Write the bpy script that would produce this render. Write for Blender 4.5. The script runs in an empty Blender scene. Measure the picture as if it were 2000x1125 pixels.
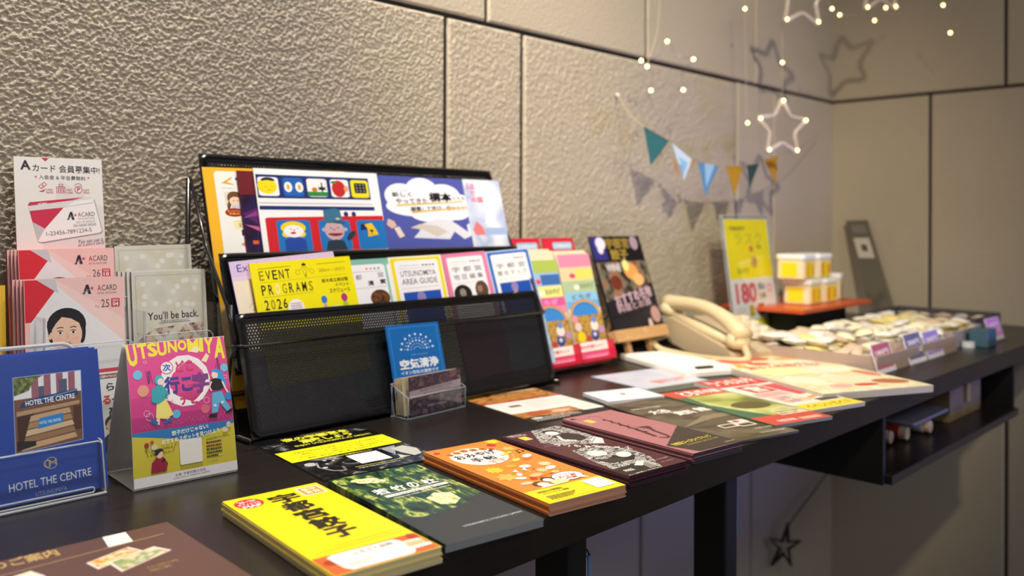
import bpy, bmesh, math, random
import numpy as np
from mathutils import Vector, Matrix, noise
from mathutils.geometry import tessellate_polygon

random.seed(7)
C = bpy.context.scene.collection
SC = bpy.context.scene

# ------------------------------------------------------------------ camera
# counter top is z = 0, the stucco wall stands at y = 1.054, +x runs along the wall away from the camera
FPX = 1700.0
CAM = Vector((0, 0, 0.25))
yaw = math.atan2(1660, FPX)
ROLL = 0.004
FW = Vector((math.cos(yaw), math.sin(yaw), 0))
RT = Vector((math.sin(yaw), -math.cos(yaw), 0))
UP = Vector((0, 0, 1))
IR = RT * math.cos(ROLL) + UP * math.sin(ROLL)
IU = UP * math.cos(ROLL) - RT * math.sin(ROLL)
cam = bpy.data.cameras.new('camera')
cam.sensor_width = 36
cam.lens = FPX / 2000 * 36
cam.shift_y = -132.5 / 2000
cam.clip_start = 0.02
cam.dof.use_dof = True
cam.dof.focus_distance = 0.86
cam.dof.aperture_fstop = 4.3
co = bpy.data.objects.new('camera', cam)
C.objects.link(co)
co.matrix_world = Matrix(((IR.x, IU.x, -FW.x, CAM.x), (IR.y, IU.y, -FW.y, CAM.y), (IR.z, IU.z, -FW.z, CAM.z), (0, 0, 0, 1)))
SC.camera = co

# ------------------------------------------------------------------ world, lights, exposure
SC.view_settings.view_transform = 'Standard'
SC.view_settings.look = 'None'
SC.view_settings.gamma = 1
SC.view_settings.use_curve_mapping = False
SC.view_settings.exposure = 0.0
w = bpy.data.worlds.new('lobby_ambient')
SC.world = w
w.use_nodes = True
w.node_tree.nodes['Background'].inputs[0].default_value = (1.0, 0.96, 0.98, 1)
w.node_tree.nodes['Background'].inputs[1].default_value = 0.24


def spot(name, loc, target, power, size, angle, col, blend=0.6):
    l = bpy.data.lights.new(name, 'SPOT')
    l.energy = power
    l.shadow_soft_size = size
    l.spot_size = math.radians(angle)
    l.spot_blend = blend
    l.color = col
    o = bpy.data.objects.new(name, l)
    C.objects.link(o)
    o.location = loc
    o.rotation_euler = (Vector(target) - Vector(loc)).to_track_quat('-Z', 'Y').to_euler()
    return o


def area(name, loc, target, power, sx, sy, col):
    l = bpy.data.lights.new(name, 'AREA')
    l.shape = 'RECTANGLE'
    l.size = sx
    l.size_y = sy
    l.energy = power
    l.color = col
    o = bpy.data.objects.new(name, l)
    C.objects.link(o)
    o.location = loc
    o.rotation_euler = (Vector(target) - Vector(loc)).to_track_quat('-Z', 'Y').to_euler()
    return o


spot('downlight_over_wall', (0.40, 0.83, 1.70), (0.42, 1.02, 0.1), 134, 0.02, 110, (1.0, 0.93, 0.85))
spot('downlight_behind_camera', (-0.25, -0.75, 1.65), (1.54, 0.97, 0.38), 235, 0.05, 36, (1.0, 0.86, 0.62), 0.9)
spot('downlight_over_counter', (0.60, 0.25, 1.65), (0.60, 0.6, 0.0), 30, 0.04, 95, (1.0, 0.92, 0.82))
area('lobby_ceiling_panel', (0.6, -1.6, 1.6), (0.9, 0.8, 0.1), 17, 1.2, 0.6, (0.92, 0.93, 1.0))
blue_fill = area('fascia_blue_fill', (2.15, -0.55, -0.42), (1.85, 0.49, -0.01), 1.5, 0.6, 0.35, (0.26, 0.30, 1.0))  # added fill lamp that tints the counter front violet-blue, not an actual screen
blue_fill.data.spread = math.radians(60)

# ------------------------------------------------------------------ measuring helpers


def ray(px, py):
    return FW + IR * ((px - 1000) / FPX) - IU * ((py - 430) / FPX)


def T(px, py, z=0.0):            # point at height z
    d = ray(px, py)
    return CAM + d * ((z - CAM.z) / d.z)


def Wp(px, py, y=1.054):         # point on a plane parallel to the wall
    d = ray(px, py)
    return CAM + d * (y / d.y)


def Lp(px, py, y0, z0, lean):    # point on a leaning plane y = y0 + (z - z0) * lean
    d = ray(px, py)
    t = (y0 - CAM.y + (CAM.z - z0) * lean) / (d.y - d.z * lean)
    return CAM + d * t


# ------------------------------------------------------------------ materials
def lin(h):
    h = h.lstrip('#')
    r = [int(h[i:i + 2], 16) / 255 for i in (0, 2, 4)]
    return tuple((c / 12.92 if c <= 0.04045 else ((c + 0.055) / 1.055) ** 2.4) for c in r) + (1,)


MC = {}


def new_mat(name):
    m = bpy.data.materials.new(name)
    m.use_nodes = True
    return m, m.node_tree.nodes, m.node_tree.links, m.node_tree.nodes['Principled BSDF']


def M(h, rough=0.45, metal=0.0, **kw):
    key = (h, rough, metal, tuple(sorted(kw.items())))
    if key in MC:
        return MC[key]
    m, N, L, B = new_mat('print_' + h.strip('#'))
    c = lin(h)
    B.inputs['Base Color'].default_value = c
    B.inputs['Roughness'].default_value = rough
    B.inputs['Metallic'].default_value = metal
    for k, v in kw.items():
        if k == 'emit':
            B.inputs['Emission Color'].default_value = c
            B.inputs['Emission Strength'].default_value = v
        elif k == 'coat':
            B.inputs['Coat Weight'].default_value = v
        elif k == 'trans':
            B.inputs['Transmission Weight'].default_value = v
        elif k == 'sss':
            pass
    MC[key] = m
    return m


def coords(N, L, scale, rot=(0, 0, 0), stretch=(1, 1, 1)):
    tc = N.new('ShaderNodeTexCoord')
    mp = N.new('ShaderNodeMapping')
    mp.inputs['Scale'].default_value = [scale * s for s in stretch]
    mp.inputs['Rotation'].default_value = rot
    L.new(tc.outputs['Object'], mp.inputs['Vector'])
    return mp


def Mnoise(name, cols, scale=60, rough=0.4, detail=4, kind='noise', stretch=(1, 1, 1), rot=(0, 0, 0), contrast=(0.3, 0.7), distort=0.0, const=False):
    """printed photograph or blotchy artwork: noise through a colour ramp"""
    key = ('N', name)
    if key in MC:
        return MC[key]
    m, N, L, B = new_mat(name)
    mp = coords(N, L, scale, rot, stretch)
    if kind == 'noise':
        t = N.new('ShaderNodeTexNoise')
        t.inputs['Detail'].default_value = detail
        t.inputs['Scale'].default_value = 1
        t.inputs['Distortion'].default_value = distort
        fac = t.outputs['Fac']
    else:
        t = N.new('ShaderNodeTexVoronoi')
        t.inputs['Scale'].default_value = 1
        sp = N.new('ShaderNodeSeparateColor')
        L.new(t.outputs['Color'], sp.inputs[0])
        fac = sp.outputs[0]
    L.new(mp.outputs[0], t.inputs['Vector'])
    r = N.new('ShaderNodeValToRGB')
    els = r.color_ramp.elements
    while len(els) > 1:
        els.remove(els[-1])
    a, b = contrast
    if const:
        r.color_ramp.interpolation = 'CONSTANT'
    for i, c in enumerate(cols):
        p = a + (b - a) * i / max(1, len(cols) - 1)
        if i == 0:
            els[0].position = p
            els[0].color = lin(c)
        else:
            e = els.new(p)
            e.color = lin(c)
    L.new(fac, r.inputs[0])
    L.new(r.outputs[0], B.inputs['Base Color'])
    B.inputs['Roughness'].default_value = rough
    MC[key] = m
    return m


def Mstucco(name, c1, c2, dist=0.0016, scale=170):
    m, N, L, B = new_mat(name)
    mp = coords(N, L, 1)
    n1 = N.new('ShaderNodeTexNoise')
    n1.inputs['Scale'].default_value = scale
    n1.inputs['Detail'].default_value = 3
    n2 = N.new('ShaderNodeTexNoise')
    n2.inputs['Scale'].default_value = 3
    n2.inputs['Detail'].default_value = 3
    for n in (n1, n2):
        L.new(mp.outputs[0], n.inputs['Vector'])
    mx = N.new('ShaderNodeMix')
    mx.data_type = 'RGBA'
    mx.inputs[6].default_value = lin(c1)
    mx.inputs[7].default_value = lin(c2)
    L.new(n2.outputs['Fac'], mx.inputs[0])
    L.new(mx.outputs[2], B.inputs['Base Color'])
    bp = N.new('ShaderNodeBump')
    bp.inputs['Strength'].default_value = 0.9
    bp.inputs['Distance'].default_value = dist
    L.new(n1.outputs['Fac'], bp.inputs['Height'])
    L.new(bp.outputs[0], B.inputs['Normal'])
    B.inputs['Roughness'].default_value = 0.85
    return m


def Mglass(name, tint='#fafcfd', rough=0.02, thin=0.12):
    """clear acrylic: mostly see-through sheet with a glossy coat, cheap in noise"""
    m, N, L, B = new_mat(name)
    out = N['Material Output']
    tr = N.new('ShaderNodeBsdfTransparent')
    tr.inputs[0].default_value = lin(tint)
    gl = N.new('ShaderNodeBsdfGlossy')
    gl.inputs['Roughness'].default_value = rough
    fr = N.new('ShaderNodeFresnel')
    fr.inputs[0].default_value = 1.45
    ad = N.new('ShaderNodeMath')
    ad.operation = 'ADD'
    ad.inputs[1].default_value = thin * 0.3
    L.new(fr.outputs[0], ad.inputs[0])
    mx = N.new('ShaderNodeMixShader')
    ge = N.new('ShaderNodeNewGeometry')
    iv = N.new('ShaderNodeMath')
    iv.operation = 'SUBTRACT'
    iv.inputs[0].default_value = 1.0
    L.new(ge.outputs['Backfacing'], iv.inputs[1])
    ml = N.new('ShaderNodeMath')
    ml.operation = 'MULTIPLY'
    L.new(ad.outputs[0], ml.inputs[0])
    L.new(iv.outputs[0], ml.inputs[1])
    L.new(ml.outputs[0], mx.inputs[0])
    L.new(tr.outputs[0], mx.inputs[1])
    L.new(gl.outputs[0], mx.inputs[2])
    L.new(mx.outputs[0], out.inputs[0])
    return m


WHITE = M('#f2f2f2')
BLACK = M('#141414')
m_table = None


# ------------------------------------------------------------------ object helpers
def mesh_obj(name, verts, faces, mats, parent=None, mw=None, midx=None, smooth=False):
    me = bpy.data.meshes.new(name)
    me.from_pydata([tuple(v) for v in verts], [], faces)
    for m in (mats if isinstance(mats, (list, tuple)) else [mats]):
        me.materials.append(m)
    if midx is not None:
        me.polygons.foreach_set('material_index', midx)
    if smooth:
        me.polygons.foreach_set('use_smooth', [True] * len(me.polygons))
    me.update()
    o = bpy.data.objects.new(name, me)
    C.objects.link(o)
    if parent is not None:
        o.parent = parent
    if mw is not None:
        o.matrix_local = mw if isinstance(mw, Matrix) else Matrix.Translation(mw)
    return o


def tag(o, label=None, cat=None, group=None, kind=None):
    if label:
        o['label'] = label
    if cat:
        o['category'] = cat
    if group:
        o['group'] = group
    if kind:
        o['kind'] = kind
    return o


def empty(name, loc, rz=0):
    o = bpy.data.objects.new(name, None)
    C.objects.link(o)
    o.location = loc
    o.rotation_euler = (0, 0, rz)
    o.empty_display_size = 0.02
    return o


class G:
    """collects boxes, tubes and lofts into one mesh"""
    def __init__(s):
        s.v = []
        s.f = []
        s.i = []

    def add(s, v, f, mi=0):
        b = len(s.v)
        s.v += [tuple(p) for p in v]
        s.f += [tuple(b + k for k in q) for q in f]
        s.i += [mi] * len(f)
        return s

    def box(s, x0, y0, z0, x1, y1, z1, mi=0, mis=None):
        v = [(x0, y0, z0), (x1, y0, z0), (x1, y1, z0), (x0, y1, z0), (x0, y0, z1), (x1, y0, z1), (x1, y1, z1), (x0, y1, z1)]
        f = [(0, 3, 2, 1), (4, 5, 6, 7), (0, 1, 5, 4), (1, 2, 6, 5), (2, 3, 7, 6), (3, 0, 4, 7)]  # bottom top front right back left
        b = len(s.v)
        s.v += v
        s.f += [tuple(b + k for k in q) for q in f]
        s.i += mis if mis else [mi] * 6
        return s

    def rbox(s, x0, y0, z0, x1, y1, z1, r, mi=0, n=4, bev=0.0):
        """box with corners rounded in plan and a small top/bottom chamfer"""
        def ring(z, k):
            pts = []
            for cx, cy, a0 in ((x1 - r, y0 + r, -90), (x1 - r, y1 - r, 0), (x0 + r, y1 - r, 90), (x0 + r, y0 + r, 180)):
                for j in range(n + 1):
                    a = math.radians(a0 + 90 * j / n)
                    rr = r - k
                    pts.append((cx + rr * math.cos(a), cy + rr * math.sin(a), z))
            return pts
        rs = [ring(z0, bev), ring(z0 + bev, 0), ring(z1 - bev, 0), ring(z1, bev)] if bev else [ring(z0, 0), ring(z1, 0)]
        m = len(rs[0])
        v = [p for q in rs for p in q]
        f = [tuple(range(m - 1, -1, -1)), tuple(range((len(rs) - 1) * m, len(rs) * m))]
        for k in range(len(rs) - 1):
            for j in range(m):
                f.append((k * m + j, k * m + (j + 1) % m, (k + 1) * m + (j + 1) % m, (k + 1) * m + j))
        return s.add(v, f, mi)

    def tube(s, pts, r, n=8, mi=0, closed=False, rr=None):
        pts = [Vector(p) for p in pts]
        k = len(pts)
        v = []
        nrm = None
        for i, p in enumerate(pts):
            a = pts[(i - 1) % k] if (closed or i) else p
            b = pts[(i + 1) % k] if (closed or i < k - 1) else p
            d = (b - a).normalized()
            if nrm is None:
                nrm = d.orthogonal().normalized()
            else:
                nrm = (nrm - d * nrm.dot(d))
                nrm = nrm.normalized() if nrm.length > 1e-6 else d.orthogonal().normalized()
            bi = d.cross(nrm)
            q = rr[i] if rr else r
            for j in range(n):
                t = 2 * math.pi * j / n
                v.append(p + (nrm * math.cos(t) + bi * math.sin(t)) * q)
        f = []
        for i in range(k if closed else k - 1):
            for j in range(n):
                f.append((i * n + j, i * n + (j + 1) % n, ((i + 1) % k) * n + (j + 1) % n, ((i + 1) % k) * n + j))
        if not closed:
            f.append(tuple(range(n - 1, -1, -1)))
            f.append(tuple(range((k - 1) * n, k * n)))
        return s.add(v, f, mi)

    def prism(s, poly, z0, z1, mi=0):
        n = len(poly)
        v = [(x, y, z0) for x, y in poly] + [(x, y, z1) for x, y in poly]
        f = [(j, (j + 1) % n, n + (j + 1) % n, n + j) for j in range(n)]
        tri = tessellate_polygon([[Vector((x, y, 0)) for x, y in poly]])
        for t in tri:
            f.append(tuple(t))
            f.append(tuple(n + k for k in reversed(t)))
        return s.add(v, f, mi)

    def sphere(s, c, r, n=8, mi=0):
        v = []
        f = []
        for i in range(1, n):
            th = math.pi * i / n
            for j in range(n):
                ph = 2 * math.pi * j / n
                v.append((c[0] + r * math.sin(th) * math.cos(ph), c[1] + r * math.sin(th) * math.sin(ph), c[2] + r * math.cos(th)))
        v += [(c[0], c[1], c[2] + r), (c[0], c[1], c[2] - r)]
        t = len(v) - 2
        for i in range(n - 2):
            for j in range(n):
                f.append((i * n + j, (i + 1) * n + j, (i + 1) * n + (j + 1) % n, i * n + (j + 1) % n))
        for j in range(n):
            f.append((t, j, (j + 1) % n))
            f.append((t + 1, (n - 2) * n + (j + 1) % n, (n - 2) * n + j))
        return s.add(v, f, mi)

    def build(s, name, mats, parent=None, mw=None, smooth=False):
        return mesh_obj(name, s.v, s.f, mats, parent, mw, s.i, smooth)


def shade_auto(o, ang=40):
    me = o.data
    me.polygons.foreach_set('use_smooth', [True] * len(me.polygons))
    try:
        me.set_sharp_from_angle(angle=math.radians(ang))
    except Exception:
        pass
    return o


def rr_path(x0, y0, x1, y1, r, n=5):
    pts = []
    for cx, cy, a0 in ((x1 - r, y0 + r, -90), (x1 - r, y1 - r, 0), (x0 + r, y1 - r, 90), (x0 + r, y0 + r, 180)):
        for j in range(n + 1):
            a = math.radians(a0 + 90 * j / n)
            pts.append((cx + r * math.cos(a), cy + r * math.sin(a)))
    return pts


# ------------------------------------------------------------------ printed artwork on covers
_tc = {}


def glyphs(txt, bold):
    key = (txt, bold)
    if key not in _tc:
        cu = bpy.data.curves.new('lettering', 'FONT')
        cu.body = txt
        cu.resolution_u = 2
        cu.offset = min(bold, 0.012)
        ob = bpy.data.objects.new('lettering', cu)
        me = ob.to_mesh()
        vs = [(v.co.x, v.co.y) for v in me.vertices]
        fs = [tuple(p.vertices) for p in me.polygons]
        ob.to_mesh_clear()
        bpy.data.objects.remove(ob)
        bpy.data.curves.remove(cu)
        _tc[key] = (vs, fs)
    return _tc[key]


class Art:
    """flat print, millimetres on a nominal W x H cover, origin bottom left"""
    def __init__(s, W, H, bend=None):
        s.W, s.H = W, H
        s.v, s.f, s.i, s.mats = [], [], [], []
        s.k = 0

    def mi(s, m):
        if isinstance(m, str):
            m = M(m, 0.4)
        if m not in s.mats:
            s.mats.append(m)
        return s.mats.index(m)

    def put(s, pts, faces, m, same=False):
        if not same:
            s.k += 1
        z = 0.03 + s.k * 0.005
        b = len(s.v)
        W, H = s.W, s.H
        s.v += [(min(max(x, 0.2), W - 0.2), min(max(y, 0.2), H - 0.2), z) for x, y in pts]
        s.f += [tuple(b + k for k in q) for q in faces]
        s.i += [s.mi(m)] * len(faces)

    def poly(s, pts, m):
        tri = tessellate_polygon([[Vector((x, y, 0)) for x, y in pts]])
        s.put(pts, [tuple(t) for t in tri], m)

    def rect(s, x0, y0, x1, y1, m):
        s.put([(x0, y0), (x1, y0), (x1, y1), (x0, y1)], [(0, 1, 2, 3)], m)

    def rrect(s, x0, y0, x1, y1, r, m):
        p = rr_path(x0, y0, x1, y1, r)
        s.put(p, [tuple(range(len(p)))], m)

    def frame(s, x0, y0, x1, y1, t, m):
        s.put([(x0, y0), (x1, y0), (x1, y1), (x0, y1), (x0 + t, y0 + t), (x1 - t, y0 + t), (x1 - t, y1 - t), (x0 + t, y1 - t)],
              [(0, 1, 5, 4), (1, 2, 6, 5), (2, 3, 7, 6), (3, 0, 4, 7)], m)

    def ell(s, cx, cy, rx, ry, m, a0=0, a1=360, n=24, rot=0):
        c, q = math.cos(math.radians(rot)), math.sin(math.radians(rot))
        p = []
        for j in range(n if a1 - a0 >= 360 else n + 1):
            a = math.radians(a0 + (a1 - a0) * j / n)
            x, y = rx * math.cos(a), ry * math.sin(a)
            p.append((cx + x * c - y * q, cy + x * q + y * c))
        s.put(p, [tuple(range(len(p)))], m)

    def line(s, pts, w, m):
        for (x0, y0), (x1, y1) in zip(pts, pts[1:]):
            dx, dy = x1 - x0, y1 - y0
            l = math.hypot(dx, dy) or 1
            nx, ny = -dy / l * w / 2, dx / l * w / 2
            s.put([(x0 + nx, y0 + ny), (x0 - nx, y0 - ny), (x1 - nx, y1 - ny), (x1 + nx, y1 + ny)], [(0, 1, 2, 3)], m)

    def ring(s, cx, cy, r, w, m, a0=0, a1=360, n=20):
        pts = []
        for j in range(n + 1):
            a = math.radians(a0 + (a1 - a0) * j / n)
            pts += [(cx + (r - w) * math.cos(a), cy + (r - w) * math.sin(a)), (cx + r * math.cos(a), cy + r * math.sin(a))]
        s.put(pts, [(2 * j, 2 * j + 1, 2 * j + 3, 2 * j + 2) for j in range(n)], m)

    def tx(s, txt, x0, y0, x1, y1, m, bold=0.0, rot=0, sh=0):
        """text stretched into the box"""
        vs, fs = glyphs(txt, bold)
        if not vs:
            return
        ax, bx = min(v[0] for v in vs), max(v[0] for v in vs)
        ay, by = min(v[1] for v in vs), max(v[1] for v in vs)
        kx, ky = (x1 - x0) / max(1e-6, bx - ax), (y1 - y0) / max(1e-6, by - ay)
        cx, cy = (x0 + x1) / 2, (y0 + y1) / 2
        c, q = math.cos(math.radians(rot)), math.sin(math.radians(rot))
        p = []
        for x, y in vs:
            X, Y = x0 + (x - ax) * kx - cx, y0 + (y - ay) * ky - cy
            X += Y * sh
            p.append((cx + X * c - Y * q, cy + X * q + Y * c))
        if bold >= 0.018:
            d = min(bold, 0.05) * 0.55
            dx, dy = d * abs(kx), d * abs(ky)
            for ex, ey in ((dx, dy), (-dx, dy), (dx, -dy), (-dx, -dy)):
                s.k += 0.3
                s.put([(x + ex, y + ey) for x, y in p], fs, m, same=True)
        s.put(p, fs, m)

    def star(s, cx, cy, r, m, n=5, k=0.4, rot=90):
        p = []
        for j in range(2 * n):
            a = math.radians(rot + 180 * j / n)
            q = r if j % 2 == 0 else r * k
            p.append((cx + q * math.cos(a), cy + q * math.sin(a)))
        s.poly(p, m)

    def scribble(s, x0, y0, x1, y1, rows, m, seed=1, h=0.5):
        """rows of tiny illegible print"""
        rnd = random.Random(seed)
        for k in range(rows):
            y = y1 - (k + 0.5) * (y1 - y0) / rows
            x = x0
            hh = (y1 - y0) / rows * h
            end = x1 if k < rows - 1 else x0 + (x1 - x0) * 0.7
            while x < end:
                l = rnd.uniform(0.5, 1.2) * hh
                s.put([(x, y - hh / 2), (min(x + l, end), y - hh / 2), (min(x + l, end), y + hh / 2 * rnd.uniform(.5, 1)), (x, y + hh / 2)], [(0, 1, 2, 3)], m, same=True)
                x += l + hh * 0.28

    def build(s, parent, w, h, name='printed_cover', z=0.0, fn=None, ky=None):
        kx, ky = w / s.W, ky or h / s.H
        v = [(x * kx, max(0.0002, h - (s.H - y) * ky), z + q * 0.001) for x, y, q in s.v]
        if fn:
            v = [fn(*p) for p in v]
        return mesh_obj(name, v, s.f, s.mats, parent, None, s.i)


def frame_of(o, u, v):
    """matrix with x along u, y along v (made square to u), z out of the page"""
    u = u.normalized()
    v = (v - u * v.dot(u)).normalized()
    n = u.cross(v)
    return Matrix(((u.x, v.x, n.x, o.x), (u.y, v.y, n.y, o.y), (u.z, v.z, n.z, o.z), (0, 0, 0, 1)))


def leaflet(name, mw, w, h, t, body, label=None, cat='leaflet', group=None, edge=None):
    """paper body: front face at local z = 0, thickness t behind it"""
    g = G().box(0, 0, -t, w, h, 0, mis=[0, 0, 1, 1, 1, 1])
    o = g.build(name, [body, edge or body], None, None)
    o.matrix_world = mw
    return tag(o, label, cat, group)


def lean(tl, tr, h, y0, z0, ln, w=None):
    """standing sheet in the leaning plane: top-left and top-right seen at pixels, h metres tall"""
    a, b = Lp(*tl, y0, z0, ln), Lp(*tr, y0, z0, ln)
    u = (b - a)
    n = Vector((0, -1, ln)).normalized()
    u = (u - n * u.dot(n)).normalized()
    v = n.cross(u)
    ww = w or (b - a).length
    return frame_of(a - v * h, u, v), ww


def flat(px, z):
    """rectangle fitted to four corners bl, br, tr, tl seen at pixels, lying at height z"""
    P = [T(x, y, z) for x, y in px]
    c = sum(P, Vector()) / 4
    v = ((P[3] - P[0]) + (P[2] - P[1]))
    u = ((P[1] - P[0]) + (P[2] - P[3]))
    h = ((P[3] - P[0]).length + (P[2] - P[1]).length) / 2
    w = ((P[1] - P[0]).length + (P[2] - P[3]).length) / 2
    v.normalize()
    u = (u.normalized() * 0.5 + v.cross(UP) * 1.0)
    u = (u - v * u.dot(v)).normalized()
    o = c - u * w / 2 - v * h / 2
    return frame_of(o, u, v), w, h


def stack(name, px, z, n, t, body, edges, labels, cat, group, jit=0.0008, seed=3):
    """n copies lying on each other, top face at height z; returns the top one with its size"""
    mw, w, h = flat(px, z)
    rnd = random.Random(seed)
    top = None
    for k in range(n):
        zt = z - k * t
        g = G().box(0, 0, -t * 0.93, w, h, 0, mis=[0, 0, 1, 2, 1, 3])
        o = g.build(name, [body] + edges)
        off = Matrix.Translation((rnd.uniform(-jit, jit), rnd.uniform(-jit, jit), 0)) if k else Matrix()
        o.matrix_world = Matrix.Translation((0, 0, zt - z)) @ mw @ off
        tag(o, labels[0] if k == 0 else labels[1], cat, group if n > 1 else None)
        if k == 0:
            top = o
    return top, w, h

# ------------------------------------------------------------------ room shell
WY, WX = 1.054, 2.357
m_stucco = Mstucco('sprayed_stucco', '#bcb09c', '#aba08d')
m_joint = M('#0b0a0a', 0.7)
m_slab = Mnoise('dark_wood_laminate', ['#120e0d', '#1e1816', '#161110'], 26, 0.32, 6, stretch=(0.35, 4, 4), contrast=(0.3, 0.7))
m_dark = M('#101012', 0.45)
m_floor = Mnoise('floor_tile_grey', ['#3a3632', '#48433d'], 8, 0.5)
m_ceil = M('#b9b4ab', 0.8)


def fbm(x, y, z):
    a = noise.noise((x, y, z))
    b = noise.noise((x * 2.3 + 7, y * 2.3, z * 2.3))
    c = noise.noise((x * 5.1, y * 5.1 + 3, z))
    return a + 0.55 * b + 0.25 * c


def panel(parent, a0, a1, z0, z1, side, step=0):
    """one sprayed panel; a runs along the wall, local y is out of the wall"""
    g = 0.0037
    end = WX if side == 'l' else WY
    a1 = a1 + 0.012 if abs(a1 - end) < 1e-6 else a1 - g
    a0, z0, z1 = a0 + g, z0 + g, z1 - g
    e = 0.0035

    def P(a, z, d):
        return (a, WY - d, z) if side == 'l' else (WX - d, a, z)
    if not step:
        v, f = [], []
        for d, k in ((-0.012, 0), (-e, 0), (0, e)):
            v += [P(a0 + k, z0 + k, d), P(a1 - k, z0 + k, d), P(a1 - k, z1 - k, d), P(a0 + k, z1 - k, d)]
        for r in (0, 4):
            for j in range(4):
                f.append((r + j, r + (j + 1) % 4, r + 4 + (j + 1) % 4, r + 4 + j))
        f.append((8, 9, 10, 11))
        if side == 'r':
            f = [tuple(reversed(q)) for q in f]
        return mesh_obj('stucco_panel', v, f, m_stucco, parent)
    na, nz = max(2, int((a1 - a0) / step)), max(2, int((z1 - z0) / step))
    v, f = [], []
    for j in range(nz + 1):
        z = z0 + (z1 - z0) * j / nz
        for i in range(na + 1):
            a = a0 + (a1 - a0) * i / na
            ed = min(a - a0, a1 - a, z - z0, z1 - z)
            h = fbm(a * 260, z * 350, 1.3)
            h = 0.0017 * (1 if h > 0 else -1) * abs(h) ** 0.7 + 0.0004
            if ed < e:
                h = h * 0.3 - (e - ed) * 0.8
            if ed <= 1e-9:
                h = -0.012
            v.append(P(a, z, h))
    for j in range(nz):
        for i in range(na):
            k = j * (na + 1) + i
            f.append((k, k + 1, k + na + 2, k + na + 1))
    return mesh_obj('stucco_panel', v, f, m_stucco_near, parent, smooth=True)


m_stucco_near = Mstucco('sprayed_stucco_near', '#bcb09c', '#aba08d', 0.0012, 520)
wl = tag(G().box(-1.6, WY + 0.006, -0.92, WX + 0.1, WY + 0.1, 1.75).build('wall_left', m_joint), kind='structure')
wr = tag(G().box(WX + 0.006, -1.4, -0.92, WX + 0.1, WY + 0.006, 1.75).build('wall_right', m_joint), kind='structure')
rows_l = [(0.581, 1.18, [-1.6, -0.766, -0.32, 0.126, 0.572, 1.018, 1.474, 1.921, WX]),
          (-0.02, 0.581, [-1.6, -0.711, 0.019, 0.197, 0.927, 1.105, 1.836, 2.014, WX]),
          (-0.92, -0.02, [-1.6, -0.766, -0.32, 0.126, 0.572, 1.018, 1.463, 1.912, WX])]
for z0, z1, xs in rows_l:
    for a, b in zip(xs, xs[1:]):
        st = 0
        if z0 == -0.02:
            st = {0.197: 0.0013, 0.927: 0.0020, 1.105: 0.0026}.get(a, 0)
        panel(wl, a, b, z0, z1, 'l', st)
for z0, z1, ys in [(0.581, 1.18, [-1.4, -0.72, -0.27, 0.176, 0.623, WY]), (-0.02, 0.581, [-1.4, -0.66, 0.07, 0.798, WY]), (-0.92, -0.02, [-1.4, -0.72, -0.27, 0.176, 0.619, WY])]:
    for a, b in zip(ys, ys[1:]):
        panel(wr, a, b, z0, z1, 'r')
tag(G().box(-1.6, -2.2, -0.97, WX + 0.1, WY + 0.1, -0.92).build('floor', m_floor), kind='structure')
tag(G().box(-1.6, -2.2, 1.75, WX + 0.1, WY + 0.1, 1.8).build('ceiling', m_ceil), kind='structure')

# ------------------------------------------------------------------ counter
ct = empty('display_counter', (0.9, 0.77, -0.92))
tag(ct, 'long dark wood counter along the stucco wall, covered with leaflets', 'counter')
IT = Matrix.Translation((-0.9, -0.77, 0.92))
G().rbox(-1.0, 0.49, -0.032, WX - 0.001, WY - 0.003, 0, 0.001, bev=0.0012).build('counter_top', m_slab, ct, IT)
for x in (0.71, 1.02):
    lg = G().rbox(x - 0.024, 0.585, -0.92, x + 0.006, 0.635, -0.032, 0.004).build('leg', m_dark, ct, IT)
    for k, col in enumerate(('#cfc6c6', '#6f8fc4')):
        G().rbox(x + 0.018 + k * 0.008, 0.600, -0.175, x + 0.024 + k * 0.008, 0.604, -0.115, 0.0015, bev=0.001).build('hanging_tag', M(col, 0.3), ct, IT)
    G().tube([(x + 0.01, 0.602, -0.113), (x + 0.025, 0.602, -0.108), (x + 0.03, 0.602, -0.116)], 0.0012, 6).build('tag_hook', m_dark, ct, IT)
# upstand behind the telephone
tag(G().rbox(1.20, 1.036, 0.0, WX - 0.002, 1.0505, 0.036, 0.001, bev=0.001).build('trim_1', m_dark), kind='structure')

# open shelf box hanging below the counter
sh = empty('hanging_shelf', (1.6, 0.7, -0.136))
tag(sh, 'open black shelf box hanging below the counter at its far end', 'shelf')
IS = Matrix.Translation((-1.6, -0.7, 0.136))
G().box(1.29, 0.50, -0.136, 1.30, 0.95, -0.033).build('side_panel', m_dark, sh, IS)
G().box(1.955, 0.50, -0.136, 1.965, 0.95, -0.033).build('side_panel', m_dark, sh, IS)
G().rbox(1.30, 0.49, -0.136, 1.955, 0.95, -0.122, 0.001, bev=0.001).build('shelf_board', m_slab, sh, IS)
G().box(1.30, 0.94, -0.122, 1.955, 0.95, -0.033).build('back_panel', m_dark, sh, IS)

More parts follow.
